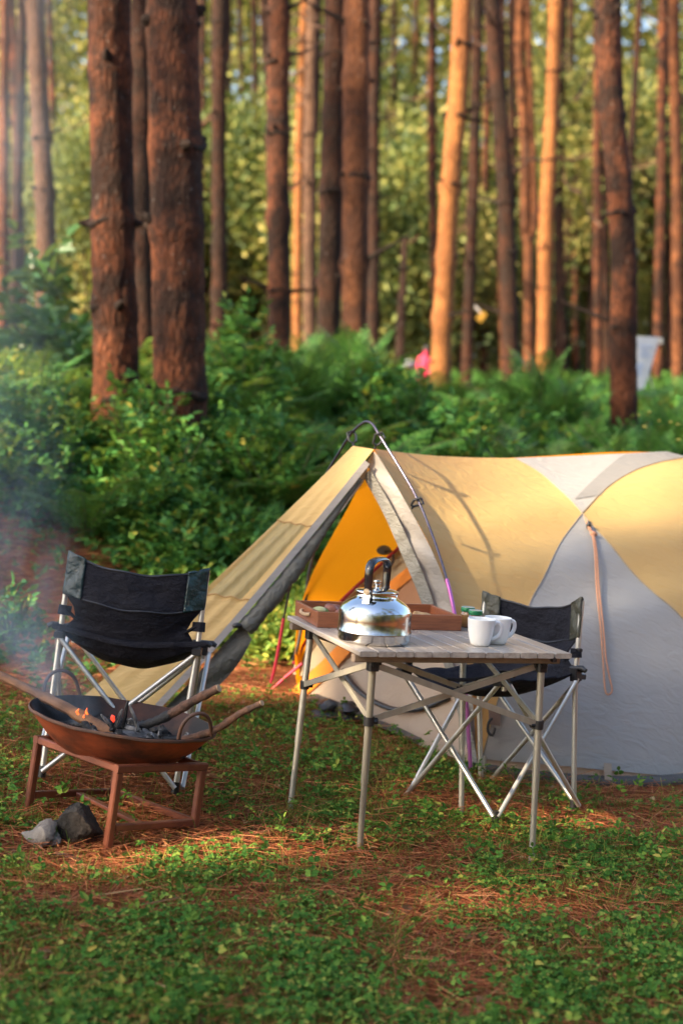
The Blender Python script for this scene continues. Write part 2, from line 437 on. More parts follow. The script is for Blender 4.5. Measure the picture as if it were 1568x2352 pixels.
# ------------------------------------------------------------------ leaf helpers
def unit(a): return a / (np.linalg.norm(a, axis=-1, keepdims=True) + 1e-9)
def leaves(base, d, nrm, L, Wd, fold=.25, droop=.15):
    """one six-point leaf per row: base point, axis, up direction, length, width"""
    base = np.asarray(base, float); n = len(base); d = unit(np.asarray(d, float)); nrm = np.asarray(nrm, float)
    s = unit(np.cross(d, nrm)); u = np.cross(s, d)
    L = np.broadcast_to(np.asarray(L, float), (n,))[:, None]; Wd = np.broadcast_to(np.asarray(Wd, float), (n,))[:, None]
    f = fold * Wd
    V = np.stack([base, base + d * L * .32 + s * Wd * .5 + u * f, base + d * L * .70 + s * Wd * .36 + u * (f * .7 - droop * L * .4),
                  base + d * L - u * droop * L, base + d * L * .70 - s * Wd * .36 + u * (f * .7 - droop * L * .4), base + d * L * .32 - s * Wd * .5 + u * f], 1)
    i = np.arange(n)[:, None] * 6
    F = np.stack([i + np.array([0, 1, 2, 3]), i + np.array([0, 3, 4, 5])], 1).reshape(-1, 4)
    return V.reshape(-1, 3), F
def blades(base, d, L, Wd, side=None):
    base = np.asarray(base, float); n = len(base); d = unit(np.asarray(d, float))
    if side is None: side = rng.normal(size=(n, 3))
    s = unit(np.cross(d, side)); L = np.broadcast_to(L, (n,))[:, None]; Wd = np.broadcast_to(Wd, (n,))[:, None]
    V = np.stack([base - s * Wd / 2, base + s * Wd / 2, base + d * L + s * Wd * .25, base + d * L - s * Wd * .25], 1)
    return V.reshape(-1, 3), np.arange(n * 4).reshape(n, 4)
def cat(parts):
    V = []; F = []; b = 0
    for v, f in parts: V.append(v); F.append(f + b); b += len(v)
    return np.concatenate(V), np.concatenate(F)
def rdir(n, up=0., spread=1.): 
    v = rng.normal(size=(n, 3)) * spread; v[:, 2] += up; return unit(v)

# ================================================================== THE TENT
t_org = W(900, 1700, 6.3)
tent = thing('tent', (t_org.x, t_org.y, float(gz(t_org.x, t_org.y))), 'yellow and grey dome tent with open door behind the folding table', 'tent')
TO = np.array(tent.location)

def pw(l): return [W(*a) for a in l]
rid = np.array(pw([(858, 1030, 6.35), (1000, 1048, 6.62), (1180, 1052, 6.95), (1350, 1044, 7.18), (1530, 1037, 7.32), (1640, 1075, 7.36), (1760, 1190, 7.36), (1860, 1360, 7.3), (1960, 1620, 7.2)]))
bot = np.array(pw([(1098, 1742, 5.90), (1180, 1750, 5.86), (1280, 1759, 5.84), (1390, 1770, 5.85), (1500, 1780, 5.92), (1590, 1788, 6.02), (1700, 1792, 6.2), (1800, 1790, 6.45), (1900, 1780, 6.8)]))
ss = np.linspace(0, 1, 9)
RC = [np.polyfit(ss, rid[:, k], 5) for k in range(3)]
BC = [np.polyfit(ss, bot[:, k], 4) for k in range(3)]
def ev(Cf, s): return np.stack([np.polyval(c, s) for c in Cf], -1)
def side(s, t, wr=True):
    r, b = ev(RC, s), ev(BC, s)
    bl = np.sin(np.pi * np.clip(t, -.1, 1.05))
    P = b + (r - b) * t[..., None] + bl[..., None] * np.array([-.02, -.17, .07]) * (.55 + .45 * sstep(s * 4))[..., None]
    if wr:
        q = .014 * bl * (np.sin(9 * s + 26 * t + 3 * np.sin(7 * s)) * .5 + np.sin(31 * t - 14 * s) * .35)
        P = P + q[..., None] * np.array([0, -1, .5])
    return P
def side_inv(px):
    px = np.asarray(px, float); s = np.clip((px[:, 0] - 858) / 1000, 0, 1); t = np.clip((1760 - px[:, 1]) / 710, 0, 1)
    for _ in range(40):
        f = proj(side(s, t, False)) - px
        fs = (proj(side(s + 1e-4, t, False)) - proj(side(s - 1e-4, t, False))) / 2e-4
        ft = (proj(side(s, t + 1e-4, False)) - proj(side(s, t - 1e-4, False))) / 2e-4
        det = fs[:, 0] * ft[:, 1] - fs[:, 1] * ft[:, 0]; det = np.where(np.abs(det) < 1, 1, det)
        ds = (f[:, 0] * ft[:, 1] - f[:, 1] * ft[:, 0]) / det; dt = (fs[:, 0] * f[:, 1] - fs[:, 1] * f[:, 0]) / det
        s = np.clip(s - np.clip(ds, -.1, .1), -.1, 1.1); t = np.clip(t - np.clip(dt, -.1, .1), -.08, 1.04)
    return s, t
def refine(poly, step):
    out = []
    for i, a in enumerate(poly):
        b = poly[(i + 1) % len(poly)]; n = max(1, int(math.hypot(b[0] - a[0], b[1] - a[1]) / step))
        out += [(a[0] + (b[0] - a[0]) * k / n, a[1] + (b[1] - a[1]) * k / n) for k in range(n)]
    return out
def smooth_line(pts, n=8):
    """Catmull-Rom through the points"""
    P = [np.array(p, float) for p in pts]; P = [2 * P[0] - P[1]] + P + [2 * P[-1] - P[-2]]; out = []
    for i in range(1, len(P) - 2):
        for k in range(n):
            u = k / n
            out.append(.5 * (2 * P[i] + (P[i + 1] - P[i - 1]) * u + (2 * P[i - 1] - 5 * P[i] + 4 * P[i + 1] - P[i + 2]) * u * u + (3 * P[i] - P[i - 1] - 3 * P[i + 1] + P[i + 2]) * u ** 3))
    out.append(P[-2]); return [tuple(float(c) for c in p) for p in out]
def inside(p, poly):
    c = False; j = len(poly) - 1
    for i in range(len(poly)):
        if (poly[i][1] > p[1]) != (poly[j][1] > p[1]) and p[0] < (poly[j][0] - poly[i][0]) * (p[1] - poly[i][1]) / (poly[j][1] - poly[i][1]) + poly[i][0]: c = not c
        j = i
    return c
def tri_fill(poly, step=12):
    b = refine(poly, step); xs_ = [p[0] for p in b]; ys_ = [p[1] for p in b]
    pts = [Vector(p) for p in b]; n = len(b); B = np.array(b)
    y = min(ys_) + step / 2; row = 0
    while y < max(ys_):
        x = min(xs_) + (step / 2 if row % 2 else 0)
        while x < max(xs_):
            if inside((x, y), b) and np.min(np.abs(B[:, 0] - x) + np.abs(B[:, 1] - y)) > step * .6: pts.append(Vector((x, y)))
            x += step
        y += step; row += 1
    vo, _, fo, *_r = delaunay_2d_cdt(pts, [(i, (i + 1) % n) for i in range(n)], [list(range(n))], 1, 1e-4)
    return np.array([(v.x, v.y) for v in vo]), [tuple(f) for f in fo]
def skin(name, poly, fn, m, parent, step=12, offs=None):
    p2, F = tri_fill(poly, step)
    P = fn(p2)
    if offs is not None: P = P + np.array(offs)
    return mesh_obj(name, P - TO, F, m, parent)
def sidefn(p2):
    s, t = side_inv(p2); return side(s, t)

M_seam0 = mat('grey_seam', (.30, .25, .19), (.26, .22, .17), .8)
c1 = smooth_line([(1180, 1052), (1240, 1086), (1290, 1131), (1336, 1178)])          # ridge to crossing, left
c2 = smooth_line([(1336, 1178), (1390, 1122), (1450, 1083), (1510, 1062), (1575, 1052), (1640, 1076)])
c3 = smooth_line([(1336, 1178), (1288, 1243), (1248, 1325), (1214, 1390), (1160, 1550), (1120, 1690), (1106, 1744)])
c4 = smooth_line([(1336, 1178), (1385, 1235), (1430, 1290), (1500, 1362), (1568, 1424), (1680, 1560), (1800, 1790)])
fe = smooth_line([(858, 1031), (925, 1142), (985, 1252), (1022, 1340), (1052, 1432), (1082, 1590), (1094, 1742)])   # front edge of the fly
rl = [(858, 1031), (930, 1040), (1000, 1047), (1090, 1051), (1180, 1052)]
pan_y = rl[:-1] + c1[:-1] + c3[:-1] + [(1106, 1744)] + fe[::-1][:-1]
skin('fly_panel', pan_y, sidefn, M_yel, tent, 11)['label'] = 'yellow fly panel nearest the door'
top_g = c1[:-1] + c2[:-1] + [(1640, 1076), (1600, 1056), (1568, 1047), (1530, 1037), (1440, 1041), (1350, 1045), (1260, 1049)]
skin('fly_panel', top_g, sidefn, M_gry, tent, 11)['label'] = 'grey fly panel at the top'
skin('fly_panel', c2[:-1] + [(1640, 1076), (1760, 1192), (1860, 1362), (1930, 1600), (1880, 1780), (1800, 1790)] + c4[::-1][1:-1], sidefn, M_yel, tent, 14)['label'] = 'yellow fly panel at the right'
low = c4[:-1] + [(1800, 1790), (1700, 1790), (1590, 1786), (1500, 1779), (1390, 1769), (1280, 1758), (1180, 1750), (1106, 1744)] + c3[::-1][1:-1]
skin('fly_panel', low, sidefn, M_gry, tent, 12)['label'] = 'grey fly panel at the bottom'
band = smooth_line([(1318, 1148), (1352, 1112), (1391, 1076), (1418, 1054), (1436, 1043)]) + [(1530, 1039), (1568, 1049)] + smooth_line([(1566, 1052), (1505, 1064), (1447, 1085), (1400, 1115), (1376, 1139)])
skin('reinforcing_band', band, sidefn, M_gry2, tent, 9, (0, -.0025, .002))
for ln in (c1, c2, c3, c4):
    s_, t_ = side_inv(np.array(ln)); P_ = side(s_, t_) + np.array([0, -.002, .001])
    b = MB(); b.tube([Vector(p) - Vector(TO) for p in P_], .0028, 5); b.build('seam', M_seam0, tent)
# far side of the fly, coloured orange as if backlit
def farside(s, t):
    r, b = ev(RC, s), ev(BC, s)
    f = np.stack([r[:, 0] * 2 - b[:, 0] - .05, 2 * r[:, 1] - b[:, 1], gz(r[:, 0] * 2 - b[:, 0], 2 * r[:, 1] - b[:, 1]) + .04], -1)
    bl = np.sin(np.pi * t) * (1 - t) * 1.6
    return f + (r - f) * t[:, None] + bl[:, None] * np.array([-.09, .12, .04])
gs, gt = np.meshgrid(np.linspace(0, 1, 40), np.linspace(0, 1, 26)); sh = gs.shape
gs = .045 * (1 - gt) ** .8 + (1 - .045 * (1 - gt) ** .8) * gs
ii = np.arange(gs.size).reshape(sh)
o = mesh_obj('fly_panel', farside(gs.ravel(), gt.ravel()) - TO, np.stack([ii[:-1, :-1], ii[:-1, 1:], ii[1:, 1:], ii[1:, :-1]], -1).reshape(-1, 4), M_orange, tent)
o['label'] = 'far fly panel coloured orange as if lit through'

# front plane : from far foot to near foot, leaning back to the apex
FN, FL_, FA = np.array(W(1104, 1768, 5.86)), np.array(W(672, 1598, 6.92)), np.array(W(850, 1036, 6.33))
def plane_fn(a, b, c, off=0.0, fold=None):
    a, b, c = map(np.array, (a, b, c)); n = np.cross(b - a, c - a); n = n / np.linalg.norm(n)
    if n[1] > 0: n = -n
    def fn(p2):
        out = []
        for x, y in p2:
            d = ray(x, y); o_ = np.array([0, 0, CAMH])
            k = ((a - o_) @ n) / (d @ n); P = o_ + d * k - d / np.linalg.norm(d) * off * 1.6
            if fold: P = P - d / np.linalg.norm(d) * fold(x, y)
            out.append(P)
        return np.array(out)
    return fn
front = plane_fn(FN, FL_, FA)
ruf = lambda x, y: .006 * math.sin((x * .9 + y * .55) / 9 + 2 * math.sin(y / 40)) 
rl_in = smooth_line([(832, 1092), (880, 1180), (928, 1288), (962, 1370), (1000, 1480), (1034, 1570), (1056, 1660), (1084, 1762)])
rl_out = smooth_line([(850, 1078), (908, 1180), (958, 1288), (990, 1370), (1018, 1470), (1052, 1560), (1076, 1650), (1098, 1760)])
drape = lambda x, y: .012 * math.sin((y - x * .75) / 17 + 1.2 * math.sin(x / 30)) + .006 * math.sin((y - x * .6) / 9)
fep = [p for p in fe if p[1] > 1036]
skin('door_side_panel', [(858, 1036)] + fep + [(1098, 1760)] + rl_out[::-1][1:] + [(838, 1066)], plane_fn(FN, FL_, FA, 0, drape), M_front, tent, 8)
skin('gathered_edge', rl_out + rl_in[::-1], plane_fn(FN, FL_, FA, .022, ruf), M_ruff, tent, 5)
# inner tent seen through the door
inA, inB, inC = FN + np.array([.02, .04, 0]), FL_ + np.array([.03, .03, 0]), FA + np.array([.42, .35, 0])
inner = plane_fn(inA, inB, inC)
skin('inner_wall', [(916, 1256), (962, 1330), (1006, 1470), (1030, 1560), (880, 1560), (735, 1562), (672, 1548), (676, 1522), (711, 1462), (784, 1382)], inner, M_khaki, tent, 14)
bo = smooth_line([(938, 1300), (884, 1346), (836, 1402), (786, 1470), (714, 1542), (655, 1598)])
bi = smooth_line([(946, 1326), (900, 1366), (852, 1424), (806, 1494), (742, 1562), (690, 1606)])
skin('inner_door', bi + [(760, 1628), (850, 1666), (1000, 1726), (1090, 1775), (1082, 1700), (1040, 1570), (1004, 1470), (975, 1380)], plane_fn(inA, inB, inC, .012, lambda x, y: .012 * math.sin(x / 23 + y / 60)), M_beige, tent, 11)
skin('inner_door', smooth_line([(944, 1330), (900, 1368), (852, 1426), (806, 1494)]) + [(880, 1500), (1010, 1500), (1000, 1440), (975, 1380)], plane_fn(inA, inB, inC, .022), M_peach, tent, 12)['label'] = 'peach mesh part of the inner door'
skin('door_binding', bo + bi[::-1], plane_fn(inA, inB, inC, .030), M_obind, tent, 6)
tpart_zip = smooth_line([(786, 1540), (815, 1578), (850, 1606), (900, 1628), (950, 1630), (990, 1620), (1030, 1602)], 5)
# inner sill and groundsheet under the fly
def lowwall(x0, y0, x1, y1): pass
wl = []
for k in range(25):
    s = np.array([k / 24 * .9]); b = ev(BC, s)[0]; wl.append(b + np.array([0, .035, 0]))
V = []; F = []
for k, p in enumerate(wl):
    g = float(gz(p[0], p[1] - .04)); V += [(p[0], p[1] + .02, max(p[2] + .06, g + .06)), (p[0], p[1] - .03, g + .034), (p[0], p[1] - .055, g + .034 + .006 * math.sin(k * 1.7)), (p[0], p[1] - .085, g + .012), (p[0], p[1] - .06, g - .04)]
    if k:
        for j in range(4): F.append(((k - 1) * 5 + j, k * 5 + j, k * 5 + j + 1, (k - 1) * 5 + j + 1))
mi = ([0, 1, 1, 1]) * (len(wl) - 1)
mesh_obj('inner_skirt', np.array(V) - TO, [f for f, m_ in zip(F, mi) if m_ == 0], M_beige, tent)
mesh_obj('groundsheet', np.array(V) - TO, [f for f, m_ in zip(F, mi) if m_ == 1], M_floor, tent)
# floor inside
fl = []
for s_ in np.linspace(0, 1, 12):
    b = ev(BC, np.array([s_]))[0]; r = ev(RC, np.array([s_]))[0]
    for k in np.linspace(.30, .9, 8):
        q = b + (2 * (r - b)) * k; fl.append((q[0], q[1], float(gz(q[0], q[1])) + .03))
ii = np.arange(96).reshape(12, 8)
mesh_obj('tent_floor', np.array(fl) - TO, np.stack([ii[:-1, :-1], ii[:-1, 1:], ii[1:, 1:], ii[1:, :-1]], -1).reshape(-1, 4), M_floor, tent)
# inner red pole, hook
def tpart(name, pts, r, m, n=8, parent=tent):
    b = MB(); b.tube([Vector(p) - Vector(TO) for p in pts], r, n); return b.build(name, m, parent)
ip = plane_fn(inA, inB, inC, .03)
tpart('inner_pole', ip(smooth_line([(918, 1256), (850, 1318), (784, 1380), (711, 1461), (674, 1524)], 4)), .009, M_red)
tpart('inner_hook', ip(smooth_line([(884, 1268), (897, 1266), (903, 1282), (897, 1300), (888, 1296)], 5)), .006, M_black)
b = MB(); c = ip([(882, 1264)])[0]; b.blob(Vector(c) - Vector(TO), .035, (1, .35, .7), .05); b.build('pole_patch', M_roll, tent)
tpart('door_zip', ip(tpart_zip), .012, M_black)
tpart('inner_tie', ip(smooth_line([(842, 1136), (838, 1150), (830, 1162)], 4)), .004, M_black)

M_seam = mat('tan_seam', (.42, .25, .10), (.36, .21, .08), .8)
# awning : the open front flap pegged out towards the camera's left
A1, A2 = np.array(W(810, 1024, 6.42)), np.array(W(858, 1032, 6.31))
B1, B2 = np.array(G(148, 1652)), np.array(G(318, 1676)); B1[2] += .03; B2[2] += .03
def awn(u, v):      # u across (far to near), v down
    u = u[:, None]; v = v[:, None]
    P = (A1 + (A2 - A1) * u) * (1 - v) + (B1 + (B2 - B1) * u) * v
    sag = np.sin(np.pi * v) * .035
    wv = .006 * np.sin(u * 19 + v * 4) * np.sin(np.pi * v)
    return P + np.concatenate([np.zeros_like(u), -wv, -sag + wv], 1)
def strip(name, u0, u1, v0, v1, m, nu=14, nv=40, off=(0, 0, 0)):
    gu, gv = np.meshgrid(np.linspace(u0, u1, nu), np.linspace(v0, v1, nv)); i2 = np.arange(gu.size).reshape(gu.shape)
    return mesh_obj(name, awn(gu.ravel(), gv.ravel()) + np.array(off) - TO, np.stack([i2[:-1, :-1], i2[:-1, 1:], i2[1:, 1:], i2[1:, :-1]], -1).reshape(-1, 4), m, tent)
strip('awning_panel', 0, 1, 0, .27, M_yel)
strip('awning_panel', 0, 1, .535, 1, M_yel)
strip('awning_panel', .0, .10, .27, .535, M_yel, 4)['label'] = 'narrow yellow edge beside the awning window'
strip('awning_panel', .80, 1, .27, .535, M_yel, 5)['label'] = 'narrow yellow edge beside the awning window'
strip('awning_window', .10, .80, .27, .535, M_window)
for v_ in (.27, .535): tpart('seam', awn(np.linspace(0, 1, 14), np.full(14, v_)) + np.array([0, -.003, .004]), .003, M_seam, 6)
nv = 60; vv = np.linspace(.04, .93, nv)
e_ = awn(np.ones(nv), vv)
gu = np.linspace(0, 1, 4); hem = np.array([e_ + np.array([0, -.004, .004]) + np.array([.022, -.008, -.018]) * k for k in gu]).transpose(1, 0, 2).reshape(-1, 3)
i2 = np.arange(nv * 4).reshape(nv, 4)
mesh_obj('hem', hem - TO, np.stack([i2[:-1, :-1], i2[:-1, 1:], i2[1:, 1:], i2[1:, :-1]], -1).reshape(-1, 4), M_hem, tent)
# rolled door hanging under the hem
vr = np.linspace(.085, .60, 50); er = awn(np.ones(50), vr)
rad = .009 + .029 * sstep((vr - .08) / .40)
rollp = [Vector(p) + Vector((.024 + r_ * .55, .012, -.016 - r_ * .95)) - Vector(TO) for p, r_ in zip(er, rad)]
b = MB(); b.tube(rollp, [float(r_ * (1 + .08 * math.sin(k * 1.9) + .06 * math.sin(k * .7))) for k, r_ in enumerate(rad)], 14); b.build('rolled_door', M_roll, tent)
# loose flap below the toggle
v0 = awn(np.ones(1), np.array([.615]))[0]
fl2 = []
for v_ in np.linspace(.60, .93, 16):
    e1 = awn(np.ones(1), np.array([v_]))[0]; k = (v_ - .60) / .33
    for u_ in np.linspace(0, 1, 7):
        wid = .115 * math.sin(math.pi * min(1, .22 + k * .78)) ** .8 if k < .98 else .02
        fl2.append(e1 + np.array([.03 + u_ * wid * .55, .02 + .015 * math.sin(u_ * 5 + k * 7), -.03 - u_ * wid * .8]))
i2 = np.arange(16 * 7).reshape(16, 7)
mesh_obj('loose_flap', np.array(fl2) - TO, np.stack([i2[:-1, :-1], i2[:-1, 1:], i2[1:, 1:], i2[1:, :-1]], -1).reshape(-1, 4), M_roll, tent)
b = MB(); q = Vector(v0) + Vector((.03, -.03, -.01)) - Vector(TO); b.blob(q, .016, (1.4, .8, .8), .1); b.build('toggle', M_black, tent)
# triangle of grey cloth joining awning to the roll (inside face)
tri = [(835, 1078), (846, 1070), (834, 1108), (770, 1192), (722, 1258), (800, 1128)]
skin('door_lining', tri, plane_fn(FN, FL_, FA, .03), M_front, tent, 8)
# strip at the very top between the two clips is the awning head
# hoop pole
hp = [(617, 1592, 6.98), (634, 1520, 6.95), (652, 1420, 6.9), (672, 1320, 6.82), (704, 1200, 6.72), (745, 1098, 6.62), (778, 1040, 6.54), (806, 996, 6.47), (832, 972, 6.40), (846, 969, 6.36), (858, 978, 6.33), (871, 1000, 6.29), (915, 1070, 6.19), (960, 1150, 6.09), (998, 1245, 6.00), (1025, 1330, 5.94), (1042, 1404, 5.89), (1058, 1500, 5.85), (1070, 1610, 5.81), (1080, 1765, 5.77)]
hw = smooth_line([tuple(W(*a)) for a in hp], 4)
i0, i1 = 8, 60
tpart('hoop_pole', hw[i0:i1 + 1], .0058, M_pole, 10)
tpart('pole_end', hw[i1:], .0084, M_pink, 10)
tpart('pole_end', hw[:i0 + 1], .0084, M_red, 10)
for (x, y, Y), tgt in (((806, 996, 6.47), (812, 1026, 6.42)), ((871, 1000, 6.29), (860, 1032, 6.31)), ((960, 1150, 6.09), (945, 1168, 6.12)), ((745, 1100, 6.62), (757, 1106, 6.60))):
    p, q = W(x, y, Y), W(*tgt)
    b = MB(); d = (q - p)
    b.tube([p + Vector((.012, 0, .01)) - Vector(TO), p + Vector((.022, -.012, -.01)) - Vector(TO), p + d * .6 + Vector((.014, -.006, 0)) - Vector(TO), p + d * .75 - Vector(TO), p + d * .55 + Vector((-.016, -.006, 0)) - Vector(TO), p + Vector((-.018, -.01, .004)) - Vector(TO), p + Vector((.012, -.012, .014)) - Vector(TO)], .0055, 8)
    b.tube([p + d * .7 - Vector(TO), q - Vector(TO)], .005, 6)
    b.build('pole_clip', M_black, tent)
# guy line loop hanging from the crossing
def on_side(x, y, off=.025):
    s, t = side_inv(np.array([(x, y)])); return side(s, t)[0] + np.array([0, -off, off * .3])
g1 = [on_side(*p) for p in smooth_line([(1340, 1188), (1350, 1215), (1359, 1240), (1366, 1330), (1374, 1430), (1382, 1520), (1386, 1585), (1394, 1596), (1402, 1586), (1396, 1555), (1388, 1510), (1380, 1430), (1371, 1330), (1363, 1245), (1352, 1212)], 3)]
tpart('guy_cord', g1, .0042, M_cord)
b = MB(); q = Vector(on_side(1350, 1208)) - Vector(TO); b.blob(q, .017, (.7, .7, 1.2), .1); b.build('toggle', M_black, tent)
b = MB(); q = Vector(on_side(1362, 1228)) - Vector(TO); b.blob(q, .014, (1.2, .7, .9), .2); b.build('cord_knot', M_cord, tent)
# red strut pegged at the door's far foot, hook and tape at the near foot
tpart('strut', [W(694, 1524, 6.9), W(655, 1556, 6.93), W(616, 1592, 6.95)], .008, M_red)
tpart('door_edge', front(smooth_line([(727, 1262), (712, 1330), (703, 1400), (690, 1480), (676, 1526)], 4)) + np.array([-.01, .1, 0]), .008, M_floor)
tpart('corner_hook', [on_side(*p, .03) for p in smooth_line([(1128, 1650), (1120, 1660), (1118, 1680), (1128, 1690), (1134, 1672)], 3)], .006, M_black)
skin('corner_patch', [(1120, 1622), (1150, 1628), (1146, 1668), (1122, 1664)], sidefn, mat('brown_tab', (.22, .14, .11)), tent, 8, (0, -.012, .004))
skin('edge_tab', [(1384, 1752), (1402, 1754), (1403, 1792), (1386, 1790)], sidefn, M_beige, tent, 6, (0, -.014, .004))
b = MB(); q = W(1112, 1790, 5.80) - Vector(TO); b.tube([q + Vector((0, 0, .10)), q + Vector((0, 0, -.05))], .007, 8); b.build('peg', M_alu, tent)

# black sandals by the tent skirt
sg = G(770, 1655)
sd = thing('sandals', sg, 'black crumpled sandals lying at the foot of the tent door', 'sandals')
for k, (dx, dy) in enumerate(((-.06, 0), (.05, -.03))):
    b = MB(); b.blob((dx, dy, .025), .085, (1, .5, .28), .3, 3 + k); b.blob((dx + .02, dy + .01, .06), .05, (.8, .7, .55), .4, 8 + k); b.build('shoe', M_black, sd)

# ================================================================== FOLDING TABLE
SCL = 1.07
TW, TL, TH = .7704, .7755, .7027
TM = pose(.2257 * SCL, 4.647 * SCL, CAMH - (CAMH - .0758) * SCL, .3436, -.0181, .0788)
tb = thing('folding_table', (0, 0, 0), 'slatted folding camp table on splayed metal legs in front of the tent', 'table', M=TM)
def on_table(x, y):
    """point of the table top (table coordinates) seen at (x, y)"""
    Mi = TM.inverted(); o_ = Mi @ Vector((0, 0, CAMH)); d = Mi.to_3x3() @ Vector(ray(x, y)); k = (TH - o_.z) / d.z
    return o_ + d * k
ns = 12; sw = TW / ns
for i in range(ns):
    b = MB(); x = -TW / 2 + sw * (i + .5)
    if i == ns - 1: x += .004
    b.beam((x, -TL / 2, TH - .009), (x, TL / 2, TH - .009), sw - .0030, .018, bev=.16)
    so = b.build('slat', M_slat, tb)
for yy in (-TL / 2 + .055, TL / 2 - .055):
    b = MB(); b.beam((-TW / 2 + .0, yy, TH - .031), (TW / 2 - .02, yy, TH - .031), .035, .024); b.build('under_rail', M_slatedge, tb)
ix, iy = .0752, .0664
hubs = {}
tops = {'fl': (-TW / 2 + ix, -TL / 2 + iy), 'fr': (TW / 2 - ix, -TL / 2 + iy), 'bl': (-TW / 2 + ix, TL / 2 - iy), 'br': (TW / 2 - ix, TL / 2 - iy)}
foot = {'fl': (827, 1932), 'fr': (1219, 1992), 'bl': (664, 1876), 'br': (1058, 1896)}
Mi = TM.inverted()
lows = {}
for k, (x, y) in tops.items():
    top = Vector((x, y, TH - .045)); g_ = G(*foot[k]); fw_ = W(*foot[k], (TM @ Vector((x, y, 0))).y * .45 + g_.y * .55); tw0 = TM @ top
    for _ in range(6): fw_ = tw0 + (fw_ - tw0) * ((tw0.z - float(gz(fw_.x, fw_.y)) + .012) / (tw0.z - fw_.z))      # each foot stands on the ground
    f = Mi @ fw_
    b = MB(); b.tube([top, top + (f - top) * .62], .0125, 14); b.tube([top + (f - top) * .60, f], .0105, 14)
    b.build('leg', M_champ, tb)
    b = MB(); b.beam(top + Vector((0, 0, .02)), top + Vector((0, 0, -.03)), .036, .036); b.tube([top + Vector((-.026 if x > 0 else .026, 0, -.008)), top], .011, 8); b.tube([top + Vector((0, -.026 if y < 0 else .026, -.008)), top], .010, 8); b.build('corner_hub', M_black, tb)
    lo_ = top + (f - top) * .30; lows[k] = lo_
    b = MB(); b.tube([lo_ + Vector((0, 0, .015)), lo_ - Vector((0, 0, .015))], .018, 12); b.tube([lo_, lo_ + Vector((.03 if x < 0 else -.03, 0, 0))], .011, 8); b.build('slider', M_black, tb)
    hubs[k] = top
for n_, (a, c) in enumerate((('fl', 'fr'), ('bl', 'br'), ('fl', 'bl'), ('fr', 'br'))):
    off = Vector((0, .010, 0)) if n_ < 2 else Vector((.010, 0, 0))
    pa, pc = hubs[a] + Vector((0, 0, -.008)), hubs[c] + Vector((0, 0, -.008))
    for p, q, sgn in ((pa, lows[c], -1), (pc, lows[a], 1)):
        b = MB(); d = (q - p).normalized() * .018; b.beam(p + d + off * sgn * .6, q - d + off * sgn * .6, .007, .021, bev=.1); b.build('brace', M_champ, tb)
    b = MB(); m_ = (pa + pc + lows[a] + lows[c]) / 4; b.tube([m_ - off * 1.5, m_ + off * 1.5], .007, 10); b.build('rivet', M_red if n_ == 0 else M_alu, tb)
b = MB(); q = on_table(1302, 1483); b.beam((q.x - .004, -TL / 2 + .06, TH + .001), (q.x - .004, -TL / 2 + .075, TH + .001), .012, .01); b.build('catch', M_black, tb)
b = MB(); b.beam((TW / 2 - sw - .002, -TL / 2 + .012, TH - .022), (TW / 2 - sw + .012, -TL / 2 + .012, TH - .022), .02, .02); b.build('catch', M_black, tb)

def on_tab(name, x, y, label, cat_, group=None, yaw=0.):
    return thing(name, (0, 0, 0), label, cat_, group, M=TM @ Matrix.Translation(on_table(x, y) + Vector((0, 0, .0005))) @ Matrix.Rotation(yaw, 4, 'Z'))

# ---- wooden tray
pFL, pBL, pFR = on_table(730, 1440), on_table(658, 1408), on_table(1066, 1453)
yaw_t = -.045; pFL = pFL + Vector((-.008, -.018, 0)); tw_, td_ = .548, .305
MT = TM @ Matrix.Translation(Vector((pFL.x, pFL.y, TH + .0005))) @ Matrix.Rotation(yaw_t, 4, 'Z')
tray = thing('serving_tray', (0, 0, 0), 'brown wooden serving tray with rope handles holding snacks', 'tray', M=MT)
th_, tk = .056, .013
def tbox(name, p, q, wd, ht, m=M_wood, par=tray):
    b = MB(); b.beam(p, q, wd, ht, bev=.12); return b.build(name, m, par)
tbox('tray_side', (0, tk / 2, th_ / 2), (tw_, tk / 2, th_ / 2), tk, th_)
tbox('tray_side', (0, td_ - tk / 2, th_ / 2), (tw_, td_ - tk / 2, th_ / 2), tk, th_)
tbox('tray_end', (tk / 2, tk, th_ / 2 - .001), (tk / 2, td_ - tk, th_ / 2 - .001), tk, th_ - .003)
tbox('tray_end', (tw_ - tk / 2, tk, th_ / 2 - .001), (tw_ - tk / 2, td_ - tk, th_ / 2 - .001), tk, th_ - .003)
tbox('tray_base', (tk, td_ / 2, .005), (tw_ - tk, td_ / 2, .005), td_ - 2 * tk, .008)
for sx in (-1, 1):
    x = -.001 if sx < 0 else tw_ + .001
    b = MB(); b.tube(smooth_line([(x, td_ * .32, .034), (x + sx * .010, td_ * .38, .030), (x + sx * .013, td_ * .5, .028), (x + sx * .010, td_ * .62, .030), (x, td_ * .68, .034)], 4), .0065, 8); b.build('rope_handle', M_rope, tray)
def in_tray(name, fx, fy, label, cat_, dz=.012, group=None):
    return thing(name, (0, 0, 0), label, cat_, group, M=MT @ Matrix.Translation((tw_ * fx, td_ * fy, dz - .004)))
fr = in_tray('cut_fruit', .10, .52, 'cut green fruit with pale flesh at the left of the tray', 'fruit')
b = MB(); b.blob((0, 0, .022), .034, (1, .9, .72), .08, 2); b.build('rind', M_guava, fr)
b = MB(); b.blob((-.008, -.004, .034), .029, (1, .8, .45), .10, 5); b.build('flesh', M_flesh, fr)
